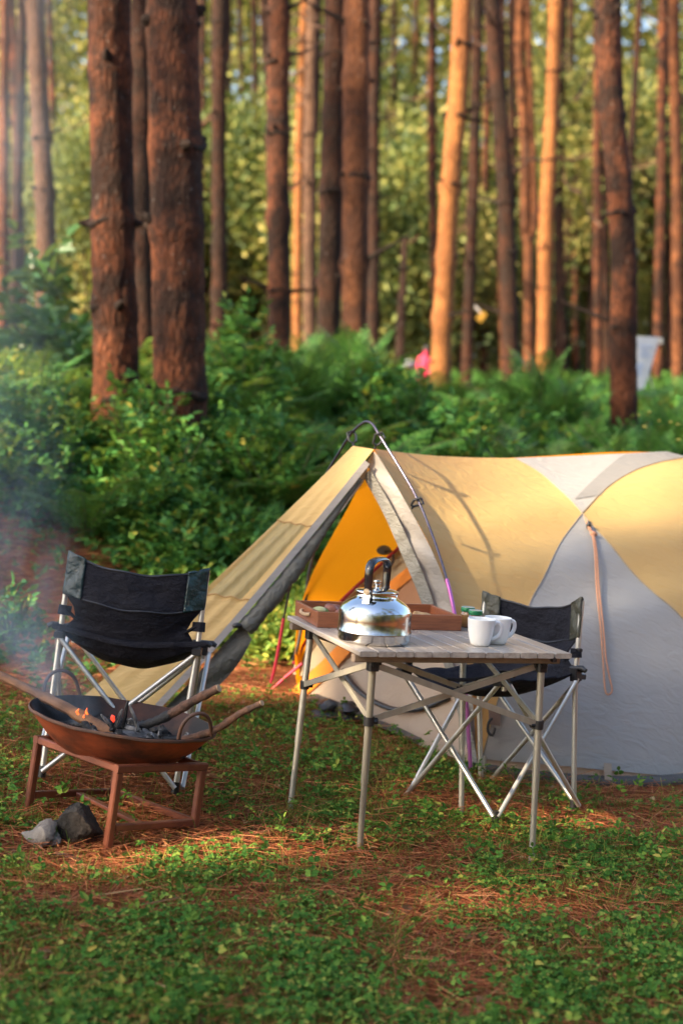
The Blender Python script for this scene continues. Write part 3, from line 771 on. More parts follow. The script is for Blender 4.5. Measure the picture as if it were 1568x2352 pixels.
for k, (fx, fy, r_, lb) in enumerate(((.20, .58, .036, 'brown glazed bun beside the cut fruit'), (.245, .40, .034, 'brown glazed bun half hidden behind the kettle'))):
    bn = in_tray('bun', fx, fy, lb, 'bun', group='buns in the tray'); b = MB(); b.blob((0, 0, .030), r_, (1, .95, .8), .22, 11 + k, 12); o = b.build('crust', M_bun, bn)
cr = in_tray('bread_piece', .82, .55, 'small pale torn piece of bread at the right of the tray', 'bread'); b = MB(); b.blob((0, 0, .018), .024, (1.1, .8, .8), .5, 21, 8); b.build('crumb', M_crumb, cr)
cr = in_tray('bread_piece', .93, .25, 'tiny bread crumb in the right corner of the tray', 'bread'); b = MB(); b.blob((0, 0, .008), .010, (1.4, 1, .6), .4, 23, 6); b.build('crumb', M_crumb, cr)

# ---- kettle
kt = on_tab('kettle', 857, 1473, 'polished steel kettle with black bail handle on the table', 'kettle')
b = MB(); prof = [(.0, .004), (.112, .004), (.1165, .0), (.121, .004), (.1235, .012), (.1235, .030), (.1262, .034), (.1262, .038), (.1235, .042), (.1238, .075), (.1235, .098), (.121, .108), (.115, .119), (.104, .130), (.089, .141), (.076, .148), (.071, .151), (.069, .153)]
b.lathe(prof[:12], 72); b.build('body', M_brushed, kt)
b = MB(); b.lathe(prof[11:], 72); b.build('shoulder', M_steel, kt)
b = MB(); b.lathe([(.069, .152), (.067, .156), (.067, .163), (.073, .164), (.0745, .168), (.073, .173), (.066, .176), (.045, .180), (.022, .183), (.010, .1845), (.0, .185)], 64); ld = b.build('lid', M_steel, kt)
b = MB(); b.lathe([(.007, .184), (.0065, .192), (.012, .196), (.0135, .202), (.012, .207), (.006, .2095), (0, .210)], 24); b.build('knob', M_steel, ld)
ha = R_(47); hd = Vector((math.cos(ha), math.sin(ha), 0)); hn = Vector((-hd.y, hd.x, 0))
def arch(u, z): return hd * u + Vector((0, 0, z))
for sg in (-1, 1):
    b = MB(); b.beam(arch(sg * .094, .136), arch(sg * .083, .180), .024, .005, up=hd); b.tube([arch(sg * .080, .176), arch(sg * .094, .176)], .011, 12); b.build('bracket', M_brushed, kt)
hpz = smooth_line([(-.080, .172), (-.081, .20), (-.083, .235), (-.078, .257), (-.060, .272), (-.03, .278), (0, .279), (.03, .278), (.060, .272), (.078, .257), (.083, .235), (.081, .20), (.080, .172)], 5)
b = MB()
Vv = []; Ff = []
for k, (u, z) in enumerate(hpz):
    a_ = hpz[max(0, k - 1)]; c_ = hpz[min(len(hpz) - 1, k + 1)]; tt = (arch(*c_) - arch(*a_)).normalized(); nn = tt.cross(hn)
    wdt = .0135 + .003 * math.sin(math.pi * k / (len(hpz) - 1)); 
    for j in range(12):
        th = 2 * math.pi * j / 12; Vv.append(arch(u, z) + hn * wdt * math.cos(th) + nn * .0085 * math.sin(th))
for k in range(len(hpz) - 1):
    for j in range(12): Ff.append((k * 12 + j, k * 12 + (j + 1) % 12, (k + 1) * 12 + (j + 1) % 12, (k + 1) * 12 + j))
Ff += [tuple(range(12)), tuple(range((len(hpz) - 1) * 12 + 11, (len(hpz) - 1) * 12 - 1, -1))]
b.add(Vv, Ff); b.build('handle', mat('glossy_black', (.010, .011, .014), (.012, .013, .017), .12, 0, 8, coat=.5), kt)
b = MB(); sd_ = Vector((math.cos(ha), math.sin(ha), 0)); b.tube([sd_ * .10 + Vector((0, 0, .085)), sd_ * .135 + Vector((0, 0, .105)), sd_ * .16 + Vector((0, 0, .135)), sd_ * .175 + Vector((0, 0, .150))], [.026, .020, .015, .013], 20); b.build('spout', M_steel, kt)

# ---- mugs
def mug(x, y, label, yaw):
    t = on_tab('mug', x, y, label, 'mug', 'white mugs on the table', yaw)
    b = MB(); b.lathe([(0, .004), (.026, .004), (.029, 0), (.032, .002), (.036, .012), (.0415, .035), (.0455, .062), (.0478, .088), (.0482, .0905), (.0470, .0920), (.0452, .0905), (.0435, .062), (.0395, .035), (.033, .012), (.024, .008), (0, .007)], 48); b.build('cup', M_mug, t)
    b = MB(); b.tube(smooth_line([(.0445, 0, .073), (.058, 0, .078), (.071, 0, .073), (.0755, 0, .058), (.070, 0, .040), (.057, 0, .027), (.041, 0, .021)], 5), .0062, 12, flat=1.2); b.build('handle', M_mug, t)
mug(1101, 1482, 'plain white mug standing nearest the table edge', R_(-2))
mug(1139, 1478, 'plain white mug standing partly behind the other mug', R_(12))
# ---- jars
def jar(x, y, label, m):
    t = on_tab('jar', x, y, label, 'jar', 'small jars behind the mugs')
    b = MB(); b.lathe([(0, .001), (.021, .001), (.025, .004), (.0265, .012), (.0265, .048), (.0245, .055), (.0215, .060), (.0215, .064), (0, .064)], 32); b.build('glass', m, t)
    b = MB(); b.lathe([(.0235, .060), (.0258, .0605), (.0262, .064), (.0262, .073), (.0255, .0755), (.0250, .0762)], 40); l = b.build('lid', M_green, t)
    b = MB(); b.lathe([(.0250, .0761), (.0240, .0770), (.0225, .0765), (.0215, .0750), (0, .0750)], 40); b.build('lid_top', M_lidtop, l)
jar(1071, 1441, 'small jar of amber spread with green lid, further of two', M_jarA)
jar(1088, 1449, 'small jar of dark jam with green lid, nearer the mugs', M_jarB)

# ================================================================== CAMP CHAIRS
Wr, Wf, Dp, Wh, Hh, Ht, Hq, Wq, Dh = .243, .229, .218, .253, .527, .813, .525, .255, .197
def camp_chair(M, label, vinyl, behind):
    t = thing('camp_chair', (0, 0, 0), label, 'chair', 'folding camp chairs', M=M)
    P = {'rL': (-Wr, Dp, 0), 'rR': (Wr, Dp, 0), 'fL': (-Wf, -Dp, 0), 'fR': (Wf, -Dp, 0), 'hL': (-Wh, Dh, Hh), 'hR': (Wh, Dh, Hh), 'tL': (-Wh, Dh + .03, Ht), 'tR': (Wh, Dh + .03, Ht), 'qL': (-Wq, -Dp, Hq), 'qR': (Wq, -Dp, Hq)}
    P = {k: Vector(v) for k, v in P.items()}
    for s_ in 'LR':
        b = MB(); b.tube([P['r' + s_], P['h' + s_] + Vector((0, 0, -.02)), P['t' + s_] - Vector((0, 0, .01))], .0105, 12); b.build('back_post', M_alu, t)
        b = MB(); b.tube([P['q' + s_] + Vector((0, 0, .02)), P['q' + s_] - Vector((0, 0, .05))], .0105, 12); b.build('front_post', M_alu, t)
    for a, c, n_ in (('hL', 'rR', (0, .014, 0)), ('hR', 'rL', (0, .030, 0)), ('qL', 'fR', (0, -.012, 0)), ('qR', 'fL', (0, -.028, 0)), ('hL', 'fL', (-.010, 0, 0)), ('qL', 'rL', (-.026, 0, 0)), ('hR', 'fR', (.010, 0, 0)), ('qR', 'rR', (.026, 0, 0))):
        b = MB(); n_ = Vector(n_); b.tube([P[a] + n_ - Vector((0, 0, .025)), P[c] + n_ + Vector((0, 0, .01))], .0092, 12); b.build('cross_tube', M_alu, t)
    for k in ('hL', 'hR', 'qL', 'qR'):
        sx = -1 if k[1] == 'L' else 1; sy = 1 if k[0] == 'h' else -1
        b = MB(); b.beam(P[k] + Vector((0, 0, .016)), P[k] + Vector((0, sy * .004, -.034)), .036, .040); b.beam(P[k] + Vector((0, sy * .012, -.016)), P[k] + Vector((0, sy * .045, -.020)), .034, .022)
        b.tube([P[k] + Vector((-.02 * sx, 0, .012)), P[k] + Vector((.035 * sx, 0, .016)), P[k] + Vector((.05 * sx, 0, .008))], [.013, .012, .009], 10); b.build('corner_hub', M_black, t)
    for k in ('rL', 'rR', 'fL', 'fR'):
        b = MB(); b.tube([P[k] + Vector((0, 0, .03)), P[k] - Vector((0, 0, .012))], .0145, 12); b.build('foot_cap', M_black, t)
    vk = [0, .2, .30, .42, .5, .62, .75, .88, 1.0]
    E_ = np.array([(.257, .226, .812), (.258, .214, .668), (.215, .203, .615), (.205, .199, .580), (.250, .190, .522), (.246, .10, .512), (.246, 0, .508), (.247, -.12, .508), (.252, -.216, .515)])
    C_ = np.array([(0, .285, .762), (0, .290, .628), (0, .257, .56), (0, .225, .49), (0, .185, .452), (0, .11, .428), (0, .0, .418), (0, -.12, .432), (0, -.195, .452)])
    def S(u, v, off=0):
        vi = np.interp(v, vk, np.arange(9)); i = int(min(7, math.floor(vi))); f = vi - i; f = f * f * (3 - 2 * f) * .5 + f * .5
        e = E_[i] * (1 - f) + E_[i + 1] * f; c = C_[i] * (1 - f) + C_[i + 1] * f
        uu = u * 2 - 1; k = 1 - abs(uu) ** 2.1
        wv = .0045 * math.sin(uu * 9 + v * 17) * k + .006 * math.sin(uu * 4 - v * 31) * (1 - k) * (v > .2)
        return Vector((uu * e[0], e[1] + (c[1] - e[1]) * k + wv + off, e[2] + (c[2] - e[2]) * k + wv * .6))
    b = MB(); b.grid(lambda u, v: S(u, .0 + v * 1.0), 36, 56); sl = b.build('sling', M_cloth, t)
    so = sl.modifiers.new('thick', 'SOLIDIFY'); so.thickness = .006; so.offset = 0
    sgn = 1 if behind else -1
    for u0, u1 in ((-.005, .135), (.865, 1.005)):
        b = MB(); b.grid(lambda u, v: S(u0 + (u1 - u0) * u, -.012 + v * .215, sgn * (.008 + .004 * math.sin(u * 6) * math.sin(v * 11 + u0 * 9))) + Vector((0, 0, .006 - .010 * v)), 10, 14); pt = b.build('corner_patch', vinyl, t)
        m2 = pt.modifiers.new('thick', 'SOLIDIFY'); m2.thickness = .010; m2.offset = 0
    b = MB(); b.tube([S(u, .205, sgn * .004) for u in np.linspace(.14, .86, 20)], .004, 6); b.build('seam', M_black, t)
    b = MB(); b.tube([S(u, .0, 0) + Vector((0, 0, -.002)) for u in np.linspace(.0, 1, 24)], .006, 6); b.build('seam', M_black, t)
    for s_ in (-1, 1):
        b = MB(); q = Vector((s_ * (Wh - .004), Dh + .008, .60)); b.tube([q + Vector((-.002 * s_, 0, .018)), q + Vector((0, 0, -.018))], .024, 12, flat=.7)
        b.tube([q + Vector((-.01 * s_, 0, 0)), q + Vector((-.05 * s_, 0, -.03))], [.018, .014], 8, flat=.4); b.build('sleeve', M_cloth, t)
    # stiff rear rail strung between the hubs and front edge cord
    b = MB(); b.tube(smooth_line([P['hL'] + Vector((-.03, .014, .012)), P['hL'] * .5 + P['hR'] * .5 + Vector((0, .055, -.022)), P['hR'] + Vector((.03, .014, .012))], 10), .0085, 8, flat=1.4); b.build('rear_rail', M_cloth, t)
    b = MB(); b.tube(smooth_line([P['qL'] + Vector((0, -.006, .004)), P['qL'] * .5 + P['qR'] * .5 + Vector((0, -.012, -.03)), P['qR'] + Vector((0, -.006, .004))], 10), .007, 8); b.build('front_rail', M_cloth, t)
    return t
camp_chair(pose(-.858, 5.267, .0671, 3.19, .1913, -.135), 'black camp chair seen from behind, teal vinyl corners, beyond the fire bowl', M_teal, True)
camp_chair(pose(.5763, 5.4132, -.0852, -.8443, -.1032, -.0749), 'black camp chair with olive corners behind the table, against the tent', M_olive, False)

# ================================================================== FIRE BOWL
SM = pose(-.7946, 4.7397, .0517, .7986, .0231, .1847)
st = thing('fire_stand', (0, 0, 0), 'brown welded steel stand holding up the fire bowl', 'stand', M=SM)
sW, sL, sH, bt = .359, .456, .25, .026
cx = {'B': (-sW / 2, -sL / 2), 'C': (sW / 2, -sL / 2), 'A': (-sW / 2, sL / 2), 'D': (sW / 2, sL / 2)}
def v3(k, z): return Vector((*cx[k], z))
for k in cx:
    b = MB(); b.beam(v3(k, -.03), v3(k, sH - bt / 2 - .0005), bt, bt); b.build('leg', M_stand, st)
for a, c in (('B', 'C'), ('A', 'D')):
    b = MB(); d = (v3(c, 0) - v3(a, 0)).normalized() * bt / 2; b.beam(v3(a, sH) - d, v3(c, sH) + d, bt, bt); b.build('top_rail', M_stand, st)
for a, c in (('A', 'B'), ('C', 'D')):
    b = MB(); d = (v3(c, 0) - v3(a, 0)).normalized() * (bt / 2 + .0005); b.beam(v3(a, sH - .001) + d, v3(c, sH - .001) - d, bt - .002, bt - .002); b.build('top_rail', M_stand, st)
for a, c in (('B', 'C'), ('A', 'D'), ('C', 'D')):
    b = MB(); d = (v3(c, 0) - v3(a, 0)).normalized() * (bt / 2 + .0005); b.beam(v3(a, .058) + d, v3(c, .058) - d, bt - .003, bt - .003); b.build('lower_rail', M_stand, st)
b = MB(); m1, m2 = v3('A', .058) * .45 + v3('D', .058) * .55, v3('B', .058) * .62 + v3('C', .058) * .38
b.beam(m1 + (m2 - m1).normalized() * .02, m2 - (m2 - m1).normalized() * .02, .03, .012); b.build('lower_rail', M_stand, st)

PC = W(284, 1650, 4.80)
PR, PD = .322, .166
PM = Matrix.Translation(PC) @ Matrix.Rotation(R_(10), 4, 'Y') @ Matrix.Rotation(R_(-4.5), 4, 'X') @ Matrix.Translation((0, 0, -PD))
pan = thing('fire_bowl', (0, 0, 0), 'wide rusty iron wok used as a smoking fire bowl', 'fire bowl', M=PM)
bp = [(0, 0), (.06, .002), (.12, .013), (.17, .033), (.22, .063), (.26, .098), (.29, .130), (.312, .157), (PR, .167)]
b = MB(); b.lathe(bp, 72); b.c = 1; b.lathe([(r_ - .006 if r_ > 0 else 0, z + .006) for r_, z in bp], 72)
o = b.build('bowl', [M_rust, M_soot], pan)
b = MB(); b.lathe([(PR + .003 * math.cos(a), .167 + .006 * math.sin(a)) for a in np.linspace(0, 2 * math.pi, 9)], 90)
for i, v in enumerate(b.v): b.v[i] = (v[0], v[1], v[2] + .0012 * math.sin(7 * math.atan2(v[1], v[0])) + .0008 * math.sin(17 * math.atan2(v[1], v[0])))
b.build('rim', M_rim, pan)
def bowlp(x, y, Y): return PM.inverted() @ W(x, y, Y)
for pts in ([(409, 1702, 4.60), (418, 1668, 4.585), (438, 1645, 4.585), (462, 1639, 4.60), (480, 1652, 4.63), (487, 1690, 4.67)], [(100, 1592, 5.02), (108, 1560, 5.03), (130, 1541, 5.05), (155, 1543, 5.07), (174, 1562, 5.09), (184, 1596, 5.09)]):
    b = MB(); b.tube(smooth_line([tuple(bowlp(*p)) for p in pts], 5), .0065, 10); b.build('handle', M_rim, pan)
def bowl_z(r): return float(np.interp(r, [q[0] for q in bp], [q[1] for q in bp])) + .007
# ash bed
V = [(0, 0, 0)]; V = []; F = []
na, nr = 48, 12
for i in range(nr + 1):
    r_ = .285 * i / nr
    for k in range(na):
        a = 2 * math.pi * k / na; x, y = r_ * math.cos(a), r_ * math.sin(a)
        z = max(bowl_z(r_) - .004, .078 + .046 * (1 - (r_ / .285) ** 2) + .03 * (float(fbm(x * 14, y * 14)) - .5))
        V.append((x, y, z if i < nr else bowl_z(r_) - .004))
for i in range(nr):
    for k in range(na): F.append((i * na + k, i * na + (k + 1) % na, (i + 1) * na + (k + 1) % na, (i + 1) * na + k))
ash = mesh_obj('ash', V, F, M_ash); ash.matrix_basis = PM
tag(ash, 'grey ash heaped inside the rusty fire bowl', 'ash', kind='stuff')
# charcoal lumps
rr = random.Random(4)
for k in range(42):
    a = rr.uniform(0, 6.28); r_ = .23 * math.sqrt(rr.random()); x, y = r_ * math.cos(a) + .03, r_ * math.sin(a) * .9
    z = max(bowl_z(math.hypot(x, y)), .078 + .046 * (1 - (math.hypot(x, y) / .285) ** 2)) + .012
    L = rr.uniform(.035, .085); Mx = PM @ Matrix.Translation((x, y, z)) @ Euler((rr.uniform(-.4, .4), rr.uniform(-.45, .45), rr.uniform(0, 6.28))).to_matrix().to_4x4()
    b = MB(); n = 7; pts = [(i / (n - 1) - .5) * L for i in range(n)]; r0 = rr.uniform(.007, .014)
    b.tube([(p, rr.uniform(-.003, .003), rr.uniform(-.003, .003)) for p in pts], [r0 * rr.uniform(.7, 1.15) for _ in pts], 7)
    ashen = k % 4 == 0
    co = b.build('charcoal', M_charash if ashen else M_char, smooth=False); co.matrix_basis = Mx
    tag(co, 'pale ash coated piece of charcoal in the fire bowl' if ashen else 'black lump of charcoal lying in the fire bowl', 'charcoal', 'ash coated charcoal in the bowl' if ashen else 'black charcoal in the bowl')
def upright(x, y, ang, L, m, label, nme='charcoal'):
    q = bowlp(x, y, 4.72); b = MB(); d = Vector((math.sin(ang), -.25, math.cos(ang))).normalized()
    p0 = Vector((q.x, q.y, q.z)); b.tube([p0 - d * L * .5, p0 - d * L * .1 + Vector((.002, 0, 0)), p0 + d * L * .3, p0 + d * L * .5], [.006, .0075, .006, .003], 7)
    o = b.build(nme, m, smooth=False); o.matrix_basis = PM; tag(o, label, 'charcoal', None)
upright(288, 1640, .05, .10, M_char, 'black stick of charcoal standing upright in the fire bowl')
upright(308, 1648, -.45, .09, M_charash, 'white ashen stick leaning left in the middle of the bowl')
upright(250, 1662, -.8, .085, M_charash, 'white ashen sliver leaning far over in front of the embers')
upright(272, 1652, .22, .08, M_charash, 'ashen stick crossing beside the upright charcoal')
# embers and flames
def flame(x, y, Y, h, wd, label, m=M_flame):
    q = W(x, y, Y); b = MB(); b.tube([(0, 0, -h * .5), (wd * .25, 0, -h * .2), (-wd * .2, 0, h * .15), (wd * .5, 0, h * .5)], [wd * .7, wd, wd * .6, wd * .08], 10); o = b.build('flame', m); o.location = q; tag(o, label, 'flame', 'small flames in the fire bowl')
flame(199, 1637, 4.79, .036, .006, 'small orange flame standing tallest at the left of the embers')
q = W(181, 1642, 4.78); b = MB(); b.tube([(-.004, 0, -.008), (0, 0, 0), (-.006, 0, .012), (.002, 0, .022)], [.004, .006, .004, .001], 8); o = b.build('flame', M_flame); o.location = q; tag(o, 'small orange flame furthest left in the bowl', 'flame', 'small flames in the fire bowl')
flame(193, 1648, 4.77, .024, .005, 'short orange flame licking below the tallest flame')
q = W(260, 1650, 4.69); b = MB(); b.blob((0, 0, 0), .010, (.7, .5, 1.3), .3, 2, 6); o = b.build('ember', M_ember); o.location = q; tag(o, 'glowing red ember among the black charcoal', 'ember')
# firewood
def log(name, pts, rs, m, label, endm=M_cut, charlen=0, flat=1.0):
    P = [W(*p) for p in pts]; o0 = P[0]
    P = [Vector(p) for p in smooth_line([tuple(p - o0) for p in P], 6)]; n = len(P)
    R2 = [float(np.interp(i / (n - 1), np.linspace(0, 1, len(rs)), rs)) * (1 + .09 * math.sin(i * 2.3) + .07 * math.sin(i * 5.1)) for i in range(n)]
    t = thing(name, o0, label, 'firewood', 'sticks burning in the bowl')
    b = MB(); k = int(n * (1 - charlen)); b.tube(P[:k], R2[:k], 14, cap=True, flat=flat); b.build('wood', m, t)
    if charlen: b = MB(); b.tube(P[k - 1:], R2[k - 1:], 12, flat=flat); b.build('charred_end', M_char, t)
    b = MB(); d = (P[0] - P[1]).normalized(); b.tube([P[0] - d * .001, P[0] + d * .0025], R2[0] * .93, 14, flat=flat); b.build('cut_end', endm, t)
log('firewood', [(-60, 1522, 5.02), (60, 1580, 4.92), (150, 1625, 4.83), (235, 1672, 4.76), (290, 1696, 4.72)], [.020, .022, .028, .030, .018], M_plank, 'broad split plank leaning out over the bowl\'s left rim', charlen=.12, flat=.62)
log('firewood', [(502, 1581, 4.62), (450, 1607, 4.65), (400, 1636, 4.68), (355, 1658, 4.72), (322, 1666, 4.75)], [.0145, .0155, .0165, .016, .011], M_stick, 'thick bark covered stick with black charred tip pointing right', charlen=.42)
log('firewood', [(601, 1615, 4.55), (550, 1640, 4.60), (495, 1676, 4.66), (430, 1696, 4.72), (380, 1700, 4.75)], [.010, .0115, .0125, .012, .01], M_stick, 'thin bark stick reaching furthest right past the bowl handle', charlen=.2)

# rocks under the stand
def rock(x, y, r_, scl, m, label, nme, seed, dz=.0, n=16, jit=.3):
    g = G(x, y); b = MB(); b.blob((0, 0, r_ * scl[2] * .75 + dz), r_, scl, jit, seed, n)
    r3 = np.random.default_rng(seed); nn = unit(r3.normal(size=(9, 3))); V3 = np.array(b.v) - np.array([0, 0, r_ * scl[2] * .75])
    for q_ in nn:                                   # flat broken facets and small crags
        h_ = V3 @ q_ - r_ * r3.uniform(.55, .8); V3 = V3 - np.where(h_ > 0, h_, 0)[:, None] * q_ * .9
    V3 *= (1 + r3.normal(size=(len(V3), 1)) * .035); b.v = [tuple(p_ + np.array([0, 0, r_ * scl[2] * .75])) for p_ in V3]
    o = b.build(nme, m); o.location = g; tag(o, label, nme); return o
rock(92, 1940, .058, (1, .8, .72), M_rockw, 'pale weathered rock beside the charred stump', 'rock', 5, jit=.42)
rock(120, 1944, .034, (1, .8, .75), M_rockw, 'smaller pale rock wedged against the charred stump', 'rock', 9)
rock(176, 1934, .085, (.98, .8, .80), M_rockb, 'black charred stump lying under the fire stand', 'stump', 12, jit=.45)
g = G(128, 1968); g2 = G(192, 1988); t = MB(); t.tube([(0, 0, .012), tuple((g2 - g) * .5 + Vector((0, 0, .016))), tuple(g2 - g + Vector((0, 0, .012)))], [.006, .008, .005], 8); o = t.build('twig', M_stick); o.location = g; tag(o, 'short pale twig lying in front of the stump', 'twig')


# ================================================================== PINES
def trunk_mesh(mb, pts, r0, taper=.75, seed=0, knots=True, n=16, bumpy=.05):
    """bark column through pts (base to top) with whorl rings and broken branch stubs"""
    rr = np.random.default_rng(seed)
    near = n >= 40
    P = [np.array(p, float) for p in smooth_line([tuple(p) for p in pts], 8)]
    L = np.cumsum([0] + [np.linalg.norm(P[i + 1] - P[i]) for i in range(len(P) - 1)])
    m = int(max(20, min(110, L[-1] / max(.05, r0 * .55)))); q = np.linspace(0, L[-1], m)
    if near: q = np.concatenate([np.arange(0, 5.2, .022), np.linspace(5.25, L[-1], 40)]); m = len(q)
    C = np.stack([np.interp(q, L, [p[k] for p in P]) for k in range(3)], -1)
    kn = []; h = rr.uniform(.3, .9)
    while h < L[-1]: kn.append(h); h += rr.uniform(.55, 1.25)
    V = []; ph = rr.random(8) * 6.28; so_ = seed % 50
    ang_ = 2 * math.pi * np.arange(n) / n
    for i in range(m):
        if near:
            u_ = np.cos(ang_) * 1.0 + .15 * np.sin(ang_); a1 = vnoise(u_ * 5.5 + so_ + .5 * math.sin(q[i] * 3), np.full(n, q[i] * 6.5)); a2 = vnoise(u_ * 13 + so_, np.full(n, q[i] * 17)); a3 = vnoise(u_ * 2 + so_, np.full(n, q[i] * 1.1))
            low_ = .35 + .65 * (1 - float(sstep((q[i] - 1.2) / 1.6))); rel = low_ * (.075 * (np.minimum(np.abs(a1 - .5) * 4.5, 1) - .6) * (.45 + .75 * a3) + .045 * (a2 - .5)) + .03 * (a3 - .5)
        f = q[i] / L[-1]; r = r0 * (1 - (1 - taper) * f) * (1 + .22 * math.exp(-q[i] / .25))
        if knots: r *= 1 + (.07 if near else .21) * sum(math.exp(-((q[i] - h) / (.35 * r0 + .02)) ** 2) for h in kn)
        for k in range(n):
            a = 2 * math.pi * k / n
            rk = r * (1 + bumpy * .5 * (math.sin(2 * a + ph[0] + q[i] * 1.3) + .6 * math.sin(5 * a + ph[1] + 3 * q[i])) + (float(rel[k]) if near else bumpy * rr.normal() * .45))
            V.append((C[i][0] + rk * math.cos(a), C[i][1] + rk * math.sin(a), C[i][2]))
    F = [(i * n + k, i * n + (k + 1) % n, (i + 1) * n + (k + 1) % n, (i + 1) * n + k) for i in range(m - 1) for k in range(n)]
    mb.add(V, F)
    if knots:
        for h in kn:
            c = np.array([np.interp(h, q, C[:, k]) for k in range(3)])
            for _ in range(rr.integers(2, 5)):
                a = rr.random() * 6.28; d = np.array([math.cos(a), math.sin(a), rr.uniform(-.1, .5)])
                ln = r0 * rr.uniform(.10, .45) if rr.random() < .8 else rr.uniform(.15, .6); p0 = c + d * r0 * .72
                mb.c = 1; mb.tube([p0, p0 + d * r0 * .38, p0 + d * (r0 * .38 + ln)], [r0 * .30, r0 * .20, r0 * .07], 7); mb.c = 0
            if rr.random() < .75:                         # dark ring of branch scars
                a0 = rr.random() * 6.28; w_ = rr.uniform(1.6, 4.5); k2 = np.linspace(a0, a0 + w_, 9); mb.c = 1
                mb.tube([(c[0] + r0 * 1.0 * math.cos(a), c[1] + r0 * 1.0 * math.sin(a), c[2] + r0 * .12 * math.sin(3 * a)) for a in k2], [r0 * .03] + [r0 * rr.uniform(.10, .24) for _ in range(7)] + [r0 * .03], 6); mb.c = 0
    return C

def crown_leaves(n_cl, per, rx, rz, size, seed, hollow=.3, leaf=(.16, .05), ang=1.):
    g = np.random.default_rng(seed)
    d = unit(g.normal(size=(n_cl, 3))); rad = hollow + (1 - hollow) * g.random(n_cl) ** .6
    c = d * rad[:, None] * np.array([rx, rx, rz]); c[:, :2] *= (1 + .25 * np.sin(3 * np.arctan2(d[:, 1], d[:, 0]) + seed))[:, None]
    keepn = fbm(c[:, 0] * .9 + seed, c[:, 2] * .9 + c[:, 1]) > .36; c = c[keepn]
    cc = np.repeat(c, per, 0); n = len(cc)
    off = g.normal(size=(n, 3)) * size * np.array([1, 1, .55])
    dirs = unit(unit(off) * .8 + g.normal(size=(n, 3)) * .5 + np.array([0, 0, .1]))
    return leaves(cc + off, dirs, unit(g.normal(size=(n, 3)) + np.array([0, 0, ang])), leaf[0] * g.uniform(.6, 1.3, n), leaf[1] * g.uniform(.7, 1.3, n), .15, .1)

def mk_data(name, V, F, m):
    o = mesh_obj(name, V, F, m); d = o.data; bpy.data.objects.remove(o); return d
pine_crowns = [mk_data('pine_crown', *crown_leaves(80, 15, 2.1, 3.2, .34, 30 + k, .2, (.34, .08)), M_needle) for k in range(3)]

